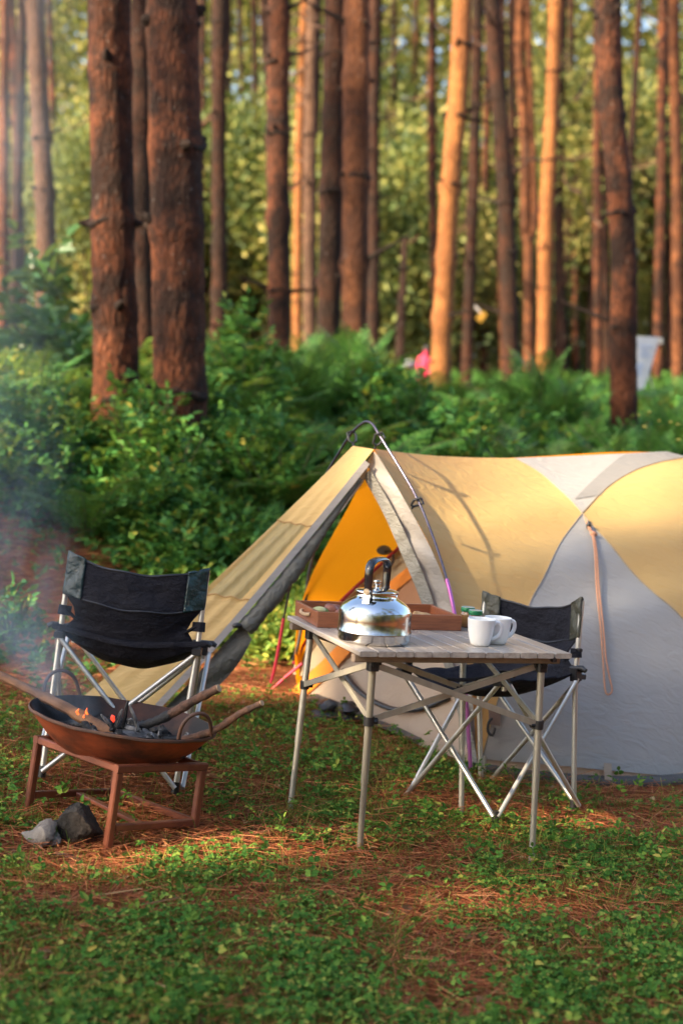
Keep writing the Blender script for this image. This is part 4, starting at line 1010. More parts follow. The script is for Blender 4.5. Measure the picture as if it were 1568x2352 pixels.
# (x top, x base, y base, width) on the survey grid, depth, bark, bends, lean label
PINES = [
 ([(12, 0), (9, 400), (8, 760)], 25, 30, M_bark_c, 'slim sunlit pine trunk at the left edge of the wood'),
 ([(52, 60), (42, 400), (34, 740)], 25, 32, M_bark_b, 'slim dark pine trunk second from the left edge'),
 ([(80, -20), (92, 250), (104, 470), (106, 720)], 44, 21, M_bark_d, 'pale pinkish pine trunk seen through the drifting smoke'),
 ([(250, -20), (256, 300), (262, 600), (268, 900), (270, 1010)], 100, 11.3, M_bark_a, 'thick rust brown pine trunk, left one of the two nearest'),
 ([(322, -20), (325, 300), (328, 600), (332, 800)], 44, 16.5, M_bark_b, 'dark pine trunk squeezed between the two thickest trunks'),
 ([(394, -20), (402, 300), (408, 500), (411, 800), (413, 1040)], 119, 11.0, M_bark_a, 'thickest rust orange pine trunk, with a dark burl'),
 ([(507, -20), (502, 300), (504, 520), (503, 760)], 34, 23, M_bark_b, 'slim brown pine just right of the thickest trunk'),
 ([(640, -20), (638, 300), (641, 690)], 52, 18.5, M_bark_a, 'straight dark red pine with evenly spaced branch rings'),
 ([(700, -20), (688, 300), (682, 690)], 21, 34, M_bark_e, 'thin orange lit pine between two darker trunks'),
 ([(719, -20), (712, 300), (711, 700)], 30, 27, M_bark_d, 'pale grey brown pine beside the thin orange one'),
 ([(770, -20), (764, 300), (755, 740)], 53, 17.5, M_bark_b, 'dark knotted pine left of the broad orange trunk'),
 ([(819, -20), (817, 300), (814, 760)], 60, 17.0, M_bark_c, 'broad orange pine trunk rising behind the tall fern'),
 ([(861, -20), (858, 300), (857, 700)], 27, 29, M_bark_b, 'slim dark pine touching the broad orange trunk'),
 ([(992, -20), (992, 400), (1001, 800)], 21, 36, M_bark_a, 'thin reddish pine left of the bright leaning trunk'),
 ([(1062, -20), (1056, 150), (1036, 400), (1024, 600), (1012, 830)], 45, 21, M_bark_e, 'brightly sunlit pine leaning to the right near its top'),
 ([(1096, -20), (1090, 300), (1072, 830)], 26, 30, M_bark_b, 'dark slim pine close behind the bright leaning trunk'),
 ([(1118, 250), (1112, 500), (1110, 790)], 17, 40, M_bark_a, 'far thin pine trunk beside the yellow flag'),
 ([(1128, -20), (1146, 250), (1162, 500), (1172, 840)], 37, 23, M_bark_b, 'brown pine that leans left toward its top'),
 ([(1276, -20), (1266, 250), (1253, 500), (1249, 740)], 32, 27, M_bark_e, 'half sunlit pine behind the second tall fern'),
 ([(1312, -20), (1306, 400), (1297, 760)], 14, 42, M_bark_b, 'very thin far pine right of the half sunlit one'),
 ([(1372, 80), (1370, 400), (1371, 800)], 20, 35, M_bark_a, 'thin reddish pine left of the big crooked trunk'),
 ([(1396, -20), (1404, 250), (1420, 420), (1432, 600), (1430, 760), (1432, 960)], 58, 14.5, M_bark_a, 'big crooked pine with a bend halfway, near the white banner'),
 ([(1520, 60), (1517, 400), (1508, 860)], 22, 30, M_bark_a, 'slim red brown pine right behind the white banner'),
 ([(1548, 150), (1553, 400), (1555, 880)], 26, 27, M_bark_c, 'sunlit pine trunk at the right edge of the wood'),
 ([(1388, 560), (1392, 820)], 18, 38, M_bark_b, 'short view of a far trunk hiding behind the crooked pine'),
 ([(590, 540), (589, 700)], 16, 44, M_bark_b, 'dim far trunk in the gap left of the ringed pine'),
 ([(467, 0), (468, 700)], 14, 40, M_bark_b, 'dim far trunk grazing the right side of the thickest pine'),
 ([(526, 480), (528, 720)], 14, 42, M_bark_b, 'dim far trunk right of the slim brown pine'),
 ([(1152, 640), (1158, 830)], 22, 37, M_bark_c, 'bright low stretch of far trunk left of the leaning brown pine'),
 ([(1320, 640), (1322, 840)], 16, 44, M_bark_a, 'dim far trunk beside the very thin pine'),
 ([(1535, 640), (1532, 850)], 15, 40, M_bark_b, 'dim far trunk between the two right edge pines'),
 ([(1190, -20), (1192, 600), (1196, 760)], 15, 46, M_bark_b, 'dim far trunk left of the forked pine'),
 ([(905, -20), (903, 500), (906, 720)], 13, 50, M_bark_b, 'hair thin far trunk in the widest green gap'),
]
for i, (pl, wd, Y, bm_, lab) in enumerate(PINES):
    p = [W(x, y, Y) for x, y in pl][::-1]                    # base first
    base = p[0].copy(); base.z = float(gz(base.x, base.y)) - .05
    if p[0].z - base.z > .12: p = [base] + p
    else: p[0] = base
    d = (p[-1] - p[-2]).normalized(); d = Vector((d.x * .6, random.uniform(-.02, .02), max(.6, d.z))).normalized()
    H = 15 + (i * 37 % 10) * .45
    while p[-1].z < H - 1: p.append(p[-1] + d * 3.2 + Vector((random.uniform(-.06, .06), 0, 0)))
    r0 = wd / 2 * Y / FPX
    t = thing('pine_tree', base, lab, 'tree', 'pines behind the camp')
    b = MB(); o_ = np.array(base); C = trunk_mesh(b, [np.array(q) - o_ for q in p], r0 * 1.02, .72, 100 + i, True, 56 if Y < 15 else 14)
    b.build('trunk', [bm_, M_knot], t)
    z0 = max(8.5, CAMH + .257 * Y + 2.2)
    c = bpy.data.objects.new('crown', pine_crowns[i % 3]); COL.objects.link(c); c.parent = t
    c.location = Vector(C[-1]) + Vector((0, 0, 0)); c.location.z = max(C[-1][2], z0 + 2.5); c.rotation_euler = (0, 0, i * 1.3); c.scale = (.75, .75, .95)
FILL = [(int(60 + 1500 * ((k * .381966) % 1)), 36 + (k * 7 % 17)) for k in range(20)]
PX_ = [pl[-1][0] for pl, *_ in PINES]
for k, (x, Y) in enumerate(FILL):
    p0 = W(x, 760, Y); base = Vector((p0.x, Y, float(gz(p0.x, Y)) - .05))
    t = thing('pine_tree', base, 'thin distant pine trunk deep in the far wood', 'tree', 'thin distant pines deep in the wood')
    b = MB(); lx = random.uniform(-.5, .5); trunk_mesh(b, [(0, 0, 0), (lx * .3 + random.uniform(-.15, .15), 0, 5), (lx * .7, 0, 10), (lx, 0, 17)], random.uniform(.09, .15), .7, 800 + k, True, 10); b.build('trunk', [(M_bark_a, M_bark_b, M_bark_b, M_bark_b)[k % 4], M_knot], t)
    c = bpy.data.objects.new('crown', pine_crowns[k % 3]); COL.objects.link(c); c.parent = t; c.location = (lx, 0, 16.5); c.rotation_euler = (0, 0, k); c.scale = (.55, .55, .8)
# forked pine and broken snag
p = [W(1214, 720, 30), W(1213, 560, 30), W(1206, 520, 30), W(1204, 300, 30), W(1192, 120, 30), W(1196, -40, 30), W(1196, -300, 30)]
base = p[0].copy(); base.z = float(gz(base.x, base.y)) - .05
t = thing('pine_tree', base, 'forked pine splitting into two curved stems', 'tree', 'pines behind the camp')
b = MB(); o_ = np.array(base); trunk_mesh(b, [np.zeros(3)] + [np.array(q) - o_ for q in p], .115, .8, 301, True, 12)
p2 = [W(1214, 560, 30), W(1226, 500, 30), W(1222, 380, 30), W(1216, 200, 30), W(1208, -60, 30), W(1206, -300, 30)]
trunk_mesh(b, [np.array(q) - o_ for q in p2], .085, .8, 302, True, 12); b.build('trunk', [M_bark_c, M_knot], t)
c = bpy.data.objects.new('crown', pine_crowns[1]); COL.objects.link(c); c.parent = t; c.location = W(1200, -330, 30) - base + Vector((0, 0, 1.5)); c.scale = (.8, .8, .9)
p = [W(918, 790, 28), W(921, 700, 28), W(926, 620, 28), W(928, 545, 28)]
base = p[0].copy(); base.z = float(gz(base.x, base.y)) - .05
t = thing('tree_snag', base, 'short broken pale snag standing left of the bright leaning pine', 'tree')
b = MB(); o_ = np.array(base); trunk_mesh(b, [np.zeros(3)] + [np.array(q) - o_ for q in p], .095, .6, 303, True, 12); b.build('trunk', [M_bark_d, M_knot], t)
b = MB(); b.tube([W(928, 560, 28) - base, W(950, 552, 28) - base, W(962, 540, 28) - base], [.03, .025, .012], 6); b.build('branch', M_bark_d, t)
# dead lower branches criss-crossing between the far trunks
rb = random.Random(5); XB = []
for _ in range(30):
    pl_, wd_, Y_b, *_r = PINES[rb.choice([6, 7, 8, 9, 12, 13, 15, 17, 18, 19, 20, 22, 23, 2])]
    yb = rb.uniform(0, 560); xb = float(np.interp(yb, [p_[1] for p_ in pl_], [p_[0] for p_ in pl_])); XB.append((xb, yb, xb + rb.choice([-1, 1]) * rb.uniform(40, 110), yb + rb.uniform(-60, 40), Y_b + .1))
for k, (x0, y0, x1, y1, Y) in enumerate(XB + [(1240, 300, 1300, 250, 30), (1380, 520, 1330, 440, 26), (1330, 440, 1285, 395, 26), (1320, 230, 1370, 120, 27), (985, 215, 920, 222, 36), (880, 150, 960, 60, 40), (470, 180, 560, 120, 40), (760, 60, 680, 20, 17.5), (705, 150, 640, 165, 25), (1110, 60, 1180, 20, 34), (600, 260, 575, 340, 42), (1500, 110, 1560, 20, 28), (1180, 390, 1120, 370, 33), (230, 250, 140, 300, 30), (1440, 330, 1500, 420, 32)]):
    p0, p1 = W(x0, y0, Y), W(x1, y1, Y + 1.2); g_ = p0
    b = MB(); pts = [tuple((p1 - p0) * f + Vector((0, 0, -.10 * math.sin(f * 3.1)))) for f in np.linspace(0, 1, 7)]
    b.tube(pts, list(np.linspace(.034, .008, 7)), 6)
    for f in (.35, .55, .75):
        q = (p1 - p0) * f; b.tube([tuple(q), tuple(q + Vector((random.uniform(-.3, .3), random.uniform(-.3, .3), random.uniform(-.05, .4))))], [.012, .004], 5)
    o = b.build('dead_branch', M_bark_d); o.location = g_
    tag(o, 'thin bare dead branch sticking out between the far pine trunks', 'branch', 'dead branches among the far trunks')

# ---------------- young trees and far wood
young = [mk_data('young_crown', *crown_leaves(150, 40, 1.5, 2.1, .34, 60 + k, .25, (.17, .075), .6), M_farpine if k % 2 else M_far) for k in range(4)]
b = MB(); b.tube([(0, 0, -.1), (.05, 0, 1.5), (-.03, .04, 3), (0, 0, 5)], [.06, .05, .04, .02], 8); young_trunk = b.build('trunk', M_bark_b); yt = young_trunk.data; bpy.data.objects.remove(young_trunk)
grng = np.random.default_rng(11)
k = 0
for Y in (40, 44, 48, 52):
    n = 10 if Y < 46 else 13
    for j in range(n):
        x = (-.27 + .54 * (j + .5 + grng.uniform(-.4, .4)) / n) * Y; y = Y + grng.uniform(-2, 2); s_ = grng.uniform(.7, 1.35) * 1.15
        t = thing('young_tree', (x, y, float(gz(x, y))), 'young green understorey tree filling the gaps between the far pines', 'tree', 'young trees between the far pines', rz=grng.uniform(0, 6))
        o = bpy.data.objects.new('trunk', yt); COL.objects.link(o); o.parent = t; o.scale = (1, 1, s_ * 1.1)
        o = bpy.data.objects.new('crown', young[k % 4]); COL.objects.link(o); o.parent = t; o.location = (0, 0, (1.2 + grng.random() * 5.0) * s_ + .3); o.scale = (s_, s_, s_ * 1.15)
        k += 1
# the far wood closing the view
n_cl = 4200
cx_ = grng.uniform(-28, 28, n_cl); cy_ = grng.uniform(54, 72, n_cl); cz_ = .6 + 27 * grng.random(n_cl)
hole = ((cx_ / cy_ - .196) ** 2 + ((cz_ - CAMH) / cy_ - .225) ** 2) >  .018 ** 2
c = np.stack([cx_, cy_, cz_], -1)[hole]; cc = np.repeat(c, 42, 0)
off = grng.normal(size=cc.shape) * np.array([.75, .75, .5])
fw = leaves(cc + off, rdir(len(cc)), rdir(len(cc), .4), grng.uniform(.16, .38, len(cc)), grng.uniform(.09, .2, len(cc)), .1, .1)
n2 = 3600; c2_ = np.stack([grng.uniform(-34, 34, n2), grng.uniform(74, 90, n2), 1 + 33 * grng.random(n2)], -1)
hole = ((c2_[:, 0] / c2_[:, 1] - .196) ** 2 + ((c2_[:, 2] - CAMH) / c2_[:, 1] - .225) ** 2) > .014 ** 2; c2_ = np.repeat(c2_[hole], 22, 0)
fw2 = leaves(c2_ + grng.normal(size=c2_.shape) * np.array([1.0, .8, .8]), rdir(len(c2_)), rdir(len(c2_), .4), grng.uniform(.5, 1.0, len(c2_)), grng.uniform(.25, .5, len(c2_)), .1, .1)
fw = cat([fw, fw2])
tag(mesh_obj('far_wood', *fw, M_far), 'mottled green and yellow foliage of the far wood', 'woods', kind='stuff')

# ================================================================== UNDERGROWTH
def frond(L, seed, npn=15):
    """one fern frond along +x, arching, with tapering pinnae of small leaflets"""
    g = np.random.default_rng(seed); parts = []
    arch_ = lambda f: np.stack([L * (f * .92), np.zeros_like(f), L * (.62 * f - .50 * f ** 2.2)], -1)
    f = np.linspace(.16, 1, npn); P = arch_(f); T = unit(arch_(f + .01) - P)
    wv = L * .34 * np.sin(np.pi * np.clip((f * .9 + .12), 0, 1)) ** .8 * (1.05 - f * .6)
    for sgn in (-1, 1):
        d = unit(np.array([[.35, sgn, .0]]) + T * .25 + g.normal(size=(npn, 3)) * .06); d[:, 2] -= .18
        d = unit(d); m = 6
        for q in range(m):       # leaflets along each pinna
            fq = (q + .5) / m; b0 = P + d * (wv * fq)[:, None]; ll = np.minimum(wv * .34, L * .78 / npn * .62) * (1.1 - fq * .75)
            for s2 in (-1, 1):
                dd = unit(T * s2 * .9 + d * .55)
                parts.append(blades(b0, dd, np.maximum(ll, .006), np.maximum(wv / m * .75, .003), np.repeat(np.array([[0., 0, 1]]), npn, 0) + d * .2))
    V, F = cat(parts); b = MB(); ff = np.linspace(0, 1, 9); b.tube([tuple(p) for p in arch_(ff)], list(np.linspace(.006, .002, 9) * L), 4)
    Vs, Fs = np.array(b.v), [x for x in b.f if len(x) == 4]
    return V, F, Vs, np.array(Fs)
def fern_data(nf, L, seed, m, npn=17, upright=0.):
    g = np.random.default_rng(seed); parts = []; stems = []
    for k in range(nf):
        V, F, Vs, Fs = frond(L * g.uniform(.75, 1.15), seed * 50 + k, npn)
        a = 2 * math.pi * (k + g.uniform(-.3, .3)) / nf; tl = -g.uniform(.15, .75) - upright
        Mx = np.array(Matrix.Rotation(a, 3, 'Z') @ Matrix.Rotation(tl, 3, 'Y'))
        parts.append((V @ Mx.T, F)); stems.append((Vs @ Mx.T, Fs))
    return mk_data('fronds', *cat(parts), m), mk_data('stalks', *cat(stems), M_stem)
ferns = [fern_data(10, .85, s_, M_fern) for s_ in (1, 2, 3)]
def put_fern(x, y, s_, rz, data, label, group=None, dz=0., tilt=0.):
    t = thing('fern', (x, y, float(gz(x, y)) + dz), label, 'fern', group, rz=rz)
    t.rotation_euler = (tilt, 0, rz); t.scale = (s_, s_, s_)
    for d, n_ in zip(data, ('fronds', 'stalks')):
        o = bpy.data.objects.new(n_, d); COL.objects.link(o); o.parent = t
    return t
tall = fern_data(13, 1.0, 9, M_fern, 18, .55)
q = W(815, 760, 14.0); put_fern(q.x, 14.0, 1.25, .4, tall, 'tall upright fern in front of the broad orange pine')
q = W(1240, 850, 14.5); put_fern(q.x, 14.5, 1.2, 2.4, tall, 'tall upright fern left of the big crooked pine')
q = W(635, 740, 15.0); put_fern(q.x, 15.0, .95, 1.1, tall, 'tall fern at the foot of the ringed dark pine')
for k, (px, Y_, sc_) in enumerate([(520, 13.5, 1.05), (575, 15, 1.0), (700, 13.5, 1.1), (760, 15.5, 1.15), (868, 14, 1.0), (1150, 12.5, .8), (1200, 15, .95), (1300, 14, .9), (1350, 12.5, .85), (1400, 12, .95), (1500, 12.5, .9), (1545, 13.5, .9)]):
    q = W(px, 800, Y_); put_fern(q.x, Y_, sc_, k * 1.7, tall, 'upright fern standing above the rest of the thicket', 'upright ferns along the top of the bank')
lit = fern_data(8, .9, 14, M_fernlit, 18, .3)
q = W(1235, 1000, 11.4); put_fern(q.x, 11.4, 1.25, 3.6, lit, 'pale sunlit fern rising just behind the tent ridge', tilt=-.1)
for j in range(250):
    y = 9.3 + 12.5 * grng.random() ** 1.15; x = grng.uniform(-.27, .29) * y
    px = 784 + FPX * x / y
    if px < 420 and (y < 13 or px < 200) and grng.random() < .85: continue
    if y < 10.2 and px > 700: y += .6
    put_fern(x, y, grng.uniform(.7, 1.15), grng.uniform(0, 6.28), ferns[j % 3], 'dark green fern in the dense thicket on the bank', 'ferns in the thicket', tilt=grng.uniform(-.15, .15))

def sprigs(P, up, size, g, nl=7, leaf=.06, wide=.5):
    """compound leaves: a short stalk with paired leaflets"""
    n = len(P); d = unit(up * .5 + g.normal(size=(n, 3)) * .7 + np.array([0, -.15, .25])); L = size * g.uniform(.7, 1.3, n)
    s = unit(np.cross(d, np.array([0, 0, 1.]) + g.normal(size=(n, 3)) * .2)); u = np.cross(s, d); parts = []
    for k in range(nl):
        if k == nl - 1: b0 = P + d * L[:, None]; dd = d
        else:
            f = .35 + .6 * (k // 2) / max(1, (nl - 1) // 2); sg = 1 if k % 2 else -1
            b0 = P + d * (L * f)[:, None]; dd = unit(s * sg + d * .5 + g.normal(size=(n, 3)) * .12)
        parts.append(leaves(b0, dd, u + g.normal(size=(n, 3)) * .25, leaf * g.uniform(.7, 1.3, n), leaf * wide * g.uniform(.8, 1.2, n), .2, .25))
    return parts
def dome_points(cx0, cy0, rad, hgt, n, g):
    a = g.uniform(0, 6.28, n); e = g.random(n) ** .7; th = e * 1.45
    d = np.stack([np.sin(th) * np.cos(a), np.sin(th) * np.sin(a), np.cos(th)], -1); k = g.uniform(.55, 1.05, n)[:, None]
    P = d * k * np.array([rad, rad, hgt]); P[:, 0] += cx0; P[:, 1] += cy0; P[:, 2] += gz(P[:, 0], P[:, 1]) - .02
    return P, d
up_parts = []; yel_parts = []
for j in range(520):
    y = 8.2 + 8.8 * grng.random() ** 1.2; x = grng.uniform(-.29, .28) * y; px = 784 + FPX * x / y
    edge = (8.3 + .55 * max(-1.6, min(x, 2.4))) + .7
    if px < 330: edge = 9.4 - (330 - px) * .0005
    if px < 225 and y > 10.6: continue
    if y < edge or (px > 640 and y < 9.4): continue
    if px > 560 and grng.random() < .45: continue
    rad = grng.uniform(.18, .42); h = rad * grng.uniform(.9, 1.7)
    P, d = dome_points(x, y, rad, h, int(95 * (rad / .3) ** 2), grng)
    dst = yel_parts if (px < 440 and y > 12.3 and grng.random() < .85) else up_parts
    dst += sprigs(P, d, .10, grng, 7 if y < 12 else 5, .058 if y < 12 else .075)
tag(mesh_obj('undergrowth', *cat(up_parts), M_under), 'dense leafy undergrowth covering the bank behind the camp', 'undergrowth', kind='stuff')
# paler growth in the opening on the left
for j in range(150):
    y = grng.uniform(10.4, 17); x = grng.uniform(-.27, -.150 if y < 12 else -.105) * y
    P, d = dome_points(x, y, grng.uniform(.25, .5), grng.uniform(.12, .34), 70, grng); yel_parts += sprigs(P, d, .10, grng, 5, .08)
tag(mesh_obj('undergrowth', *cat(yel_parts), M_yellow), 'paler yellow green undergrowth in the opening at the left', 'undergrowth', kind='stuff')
# near weeds between tent and bank, sunlit in the door gap
w_parts = []
for j in range(70):
    x = grng.uniform(-1.25, .1); y = grng.uniform(7.6, 9.3)
    if x < -.95: y += .6
    P, d = dome_points(x, y, grng.uniform(.10, .24), grng.uniform(.08, .25), 60, grng); w_parts += sprigs(P, d, .07, grng, 5, .045, .6)
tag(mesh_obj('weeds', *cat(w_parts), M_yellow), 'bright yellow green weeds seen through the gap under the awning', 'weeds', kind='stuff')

f_parts = []
for j in range(260):
    y = 18 + 28 * grng.random(); x = grng.uniform(-.27, .27) * y
    P, d = dome_points(x, y, grng.uniform(.4, .8), grng.uniform(.10, .34), 45, grng)
    if abs((784 + FPX * x / y) - 990) < 130 and y < 29: continue
    f_parts += sprigs(P, d, .16, grng, 5, .11, .5)
tag(mesh_obj('undergrowth', *cat(f_parts), M_fern), 'low light green growth on the forest floor between the far trunks', 'undergrowth', kind='stuff')

def shrub(x, y, rad, h, n, label, m, leaf, wide, seed, size=.14, nl=5):
    g = np.random.default_rng(seed); t = thing('shrub', (x, y, float(gz(x, y))), label, 'shrub')
    P, d = dome_points(x, y, rad, h, n, g); mesh_obj('foliage', *cat(sprigs(P, d, size, g, nl, leaf, wide)), m, t).data.transform(Matrix.Translation(-t.location))
    b = MB()
    for k in range(8):
        a = k * .8; b.tube([(0, 0, -.05), (math.cos(a) * rad * .3, math.sin(a) * rad * .3, h * .45), (math.cos(a) * rad * .65, math.sin(a) * rad * .65, h * .85)], [.010, .007, .003], 5)
    b.build('stems', M_stem, t)
q = W(75, 600, 14.5); shrub(q.x, 14.5, .50, 1.45, 60, 'tall broad leaved shrub in front of the smoky pale pine', M_broad, .17, .62, 5, .22)
q = W(135, 740, 13.5); shrub(q.x, 13.5, .5, .75, 90, 'broad leaved shrub left of the nearest pines', M_broad, .15, .62, 6, .2)
q = W(35, 1440, 7.3); shrub(q.x, 7.2, .17, .36, 55, 'small dusty shrub on the needle bank left of the chair', M_under, .055, .6, 7, .08)
q = W(370, 1070, 9.9); shrub(q.x, 9.9, .45, .75, 190, 'leafy shrub at the foot of the thickest pine', M_under, .075, .5, 8, .15, 7)
q = W(470, 1210, 9.3); shrub(q.x, 9.4, .45, .42, 190, 'low shrub with pale fern-like leaves above the chair', M_under, .072, .42, 9, .17, 9)
q = W(640, 1130, 10.2); shrub(q.x, 10.2, .5, .8, 210, 'bushy shrub left of the tent apex', M_under, .08, .48, 10, .16, 7)
q = W(330, 905, 10.6); shrub(q.x, 10.5, .45, .85, 190, 'fine leaved shrub between the two nearest pines', M_under, .06, .5, 12, .13, 7)

for k, (px, Y_, r_, h_, lb) in enumerate([(560, 12.6, .5, 1.15, 'tall bushy shrub right of the thickest pine'), (905, 12.2, .45, .95, 'rounded shrub among the ferns above the tent ridge'), (1085, 11.6, .42, .85, 'small shrub above the middle of the tent ridge'), (1440, 11.4, .45, .8, 'leafy shrub at the foot of the crooked pine')]):
    q = W(px, 900, Y_); shrub(q.x, Y_, r_, h_, 200, lb, M_under, .085, .45, 40 + k, .17, 7)
# yellow blossom flecks at the right behind the tent
b = MB()
for k in range(7):
    q = W(random.uniform(1450, 1568), random.uniform(940, 1010), 9.8); b.blob(q, random.uniform(.010, .018), (1, 1, .6), .3, k, 4)
o = b.build('blossom', mat('yellow_blossom', (.45, .40, .06)), origin=W(1500, 975, 9.8)); tag(o, 'yellow flower flecks in the thicket behind the tent roof', 'flowers', kind='stuff')

# ================================================================== GROUND COVER
def bare(x, y):
    """where needles lie open: 1 bare, 0 overgrown"""
    b_ = .92 * sstep((fbm(x * 2.3 + 3, y * 2.3) - .60) / .13)
    for px, py, rx, ry in ((1130, 2085, .75, .13), (380, 1900, .42, .35), (610, 1570, .6, .55), (130, 1560, .6, .8), (1480, 1900, .45, .25), (760, 1975, .4, .12), (300, 1800, .5, .4), (90, 1420, .9, 1.2), (1060, 1850, .35, .2), (100, 1980, .5, .12), (200, 1950, .5, .14), (1420, 1830, .5, .14)):
        g = G(px, py); b_ = np.maximum(b_, sstep(1.35 - np.sqrt(((x - g.x) / rx) ** 2 + ((y - g.y) / ry) ** 2)))
    return b_
def scatter(n, y0=2.9, y1=9.6):
    y = y0 + (y1 - y0) * grng.random(n) ** 1.25; x = grng.uniform(-.275, .275, n) * y; return x, y
def clear_of_tent(x, y):
    sx = np.array([FL_[0] - .1, FN[0] - .02, 1.45, 2.6]); sy = np.array([FL_[1] + .05, FN[1] - .02, 5.80, 6.2])
    return ~((x > sx[0]) & (y > np.interp(x, sx, sy)))
x, y = scatter(115000); d_ = bare(x, y); kp = (grng.random(len(x)) > d_ * .93) & clear_of_tent(x, y) & (grng.random(len(x)) < .15 + .85 * sstep((fbm(x * 5, y * 5) - .36) / .25)); x, y = x[kp], y[kp]
FEET = [TM @ Mi @ W(*foot[k_], (TM @ Vector((*tops[k_], 0))).y) for k_ in tops] + [Vector((-.72, 4.62, 0)), Vector((-.6, 4.75, 0)), Vector((-.85, 4.6, 0)), Vector((-1.0, 4.75, 0))]
df = np.min([np.hypot((x - f_.x) * 1.4, y - f_.y + .05) for f_ in FEET], 0); n = len(x); h = grng.uniform(.008, .060, n) * (.25 + .75 * sstep((df - .08) / .2)) * (.6 + .8 * fbm(x * 3 + 9, y * 3)); P = np.stack([x, y, gz(x, y) + h], -1)
parts = []
a0 = grng.uniform(0, 6.28, n); tiltn = unit(grng.normal(size=(n, 3)) * .38 + np.array([0, -.15, 1.])); sz = (.005 + .0105 * grng.random(n) ** 1.7) * (.75 + .5 * fbm(x * 2 + 31, y * 2))
for k in range(3):
    a = a0 + k * 2.094; dd = np.stack([np.cos(a), np.sin(a), grng.normal(size=n) * .25], -1); parts.append(leaves(P, dd, tiltn, sz * 1.15, sz * 1.05, .14, .25))
x, y = scatter(1300, 2.9, 7.2); kp = (grng.random(len(x)) > bare(x, y) * .8) & clear_of_tent(x, y); x, y = x[kp], y[kp]; n = len(x)
P = np.stack([x, y, gz(x, y) + grng.uniform(.02, .09, n)], -1)
parts += sprigs(P, np.repeat(np.array([[0, 0, 1.]]), n, 0), .036, grng, 5, .024, .62)
tag(mesh_obj('ground_cover', *cat(parts), M_clover), 'low clover like leaves spreading over the camp floor', 'ground cover', kind='stuff')
x, y = scatter(75000, 2.9, 8.5); kp = (grng.random(len(x)) > bare(x, y) * .85) & clear_of_tent(x, y); x, y = x[kp], y[kp]; n = len(x)
gr = blades(np.stack([x, y, gz(x, y) - .005], -1), unit(grng.normal(size=(n, 3)) * .55 + np.array([0, 0, .8])), grng.uniform(.025, .085, n), grng.uniform(.0018, .0038, n))
tag(mesh_obj('grass', *gr, M_grass), 'thin grass blades among the ground leaves', 'grass', kind='stuff')
x, y = np.concatenate([grng.uniform(-3.2, -.9, 14000), grng.uniform(-.9, -.9, 0)]), grng.uniform(6.6, 12.5, 14000); kp = grng.random(14000) < .8; x, y = x[kp], y[kp]; n = len(x)
a = grng.uniform(0, 6.28, n); bank_n = blades(np.stack([x, y, gz(x, y) + grng.uniform(.002, .03, n)], -1), np.stack([np.cos(a), np.sin(a), grng.normal(size=n) * .12], -1), grng.uniform(.08, .2, n), grng.uniform(.003, .006, n))
x, y = grng.uniform(-3.2, -.9, 900), grng.uniform(6.4, 10.5, 900); kp = fbm(x * 2.2, y * 2.2 + 7) > .47; x, y = x[kp], y[kp]; n = len(x)
bank_l = sprigs(np.stack([x, y, gz(x, y) + grng.uniform(.01, .08, n)], -1), np.repeat(np.array([[0, 0, 1.]]), n, 0), .06, grng, 5, .035, .6)
tag(mesh_obj('ground_cover', *cat(bank_l), M_under), 'scattered green seedlings on the needle bank behind the chair', 'ground cover', kind='stuff')
tag(mesh_obj('needle_litter', *bank_n, M_litter), 'rust coloured pine needles covering the bank at the left', 'litter', kind='stuff')
x, y = scatter(85000); kp = (grng.random(len(x)) < .33 + .67 * bare(x, y)) & clear_of_tent(x, y); x, y = x[kp], y[kp]; n = len(x)
a = grng.uniform(0, 6.28, n); dv = np.stack([np.cos(a), np.sin(a), grng.normal(size=n) * .10], -1)
nl_ = blades(np.stack([x, y, gz(x, y) + grng.uniform(.002, .028, n) + .02 * grng.random(n) * (1 - bare(x, y))], -1), dv, grng.uniform(.06, .16, n), grng.uniform(.0016, .0030, n))
tag(mesh_obj('needle_litter', *nl_, M_litter), 'fallen rust coloured pine needles scattered over the ground', 'litter', kind='stuff')

x, y = scatter(260, 2.9, 8.0); kp = clear_of_tent(x, y); x, y = x[kp], y[kp]; n = len(x); a = grng.uniform(0, 6.28, n)
tw = blades(np.stack([x, y, gz(x, y) + .012], -1), np.stack([np.cos(a), np.sin(a), grng.normal(size=n) * .12], -1), grng.uniform(.06, .22, n), grng.uniform(.003, .006, n))
x, y = scatter(420, 2.9, 8.0); kp = clear_of_tent(x, y); x, y = x[kp], y[kp]; n = len(x)
dl = leaves(np.stack([x, y, gz(x, y) + .016], -1), rdir(n) * np.array([1, 1, .15]), unit(grng.normal(size=(n, 3)) * .3 + np.array([0, 0, 1.])), grng.uniform(.025, .06, n), grng.uniform(.014, .03, n), .25, .2)
M_dead = leafmat('dead_leaf', [(0, (.10, .05, .03)), (.6, (.26, .14, .07)), (1, (.50, .36, .16))], .7, .1, spec=.2)
tag(mesh_obj('forest_debris', *cat([tw, dl]), M_dead), 'dead brown leaves and thin twigs strewn over the camp floor', 'debris', kind='stuff')

# ================================================================== FAR SMALL THINGS
q = W(1105, 727, 27); pf = thing('yellow_flag', q, 'small yellow diamond shaped flag hanging among the far trunks', 'flag', rz=.2); pf.scale = (.75, .75, .75)
b = MB(); b.beam((0, 0, -.13), (0, 0, .13), .17, .012, up=(0, 1, 0)); o = b.build('cloth', mat('yellow_cloth', (.46, .26, .03), rough=.8), pf); o.rotation_euler = (0, R_(38), 0)
b = MB(); b.tube([(-.17, 0, .26), (-.02, 0, .10)], .018, 8); b.build('stick', M_mug, pf)
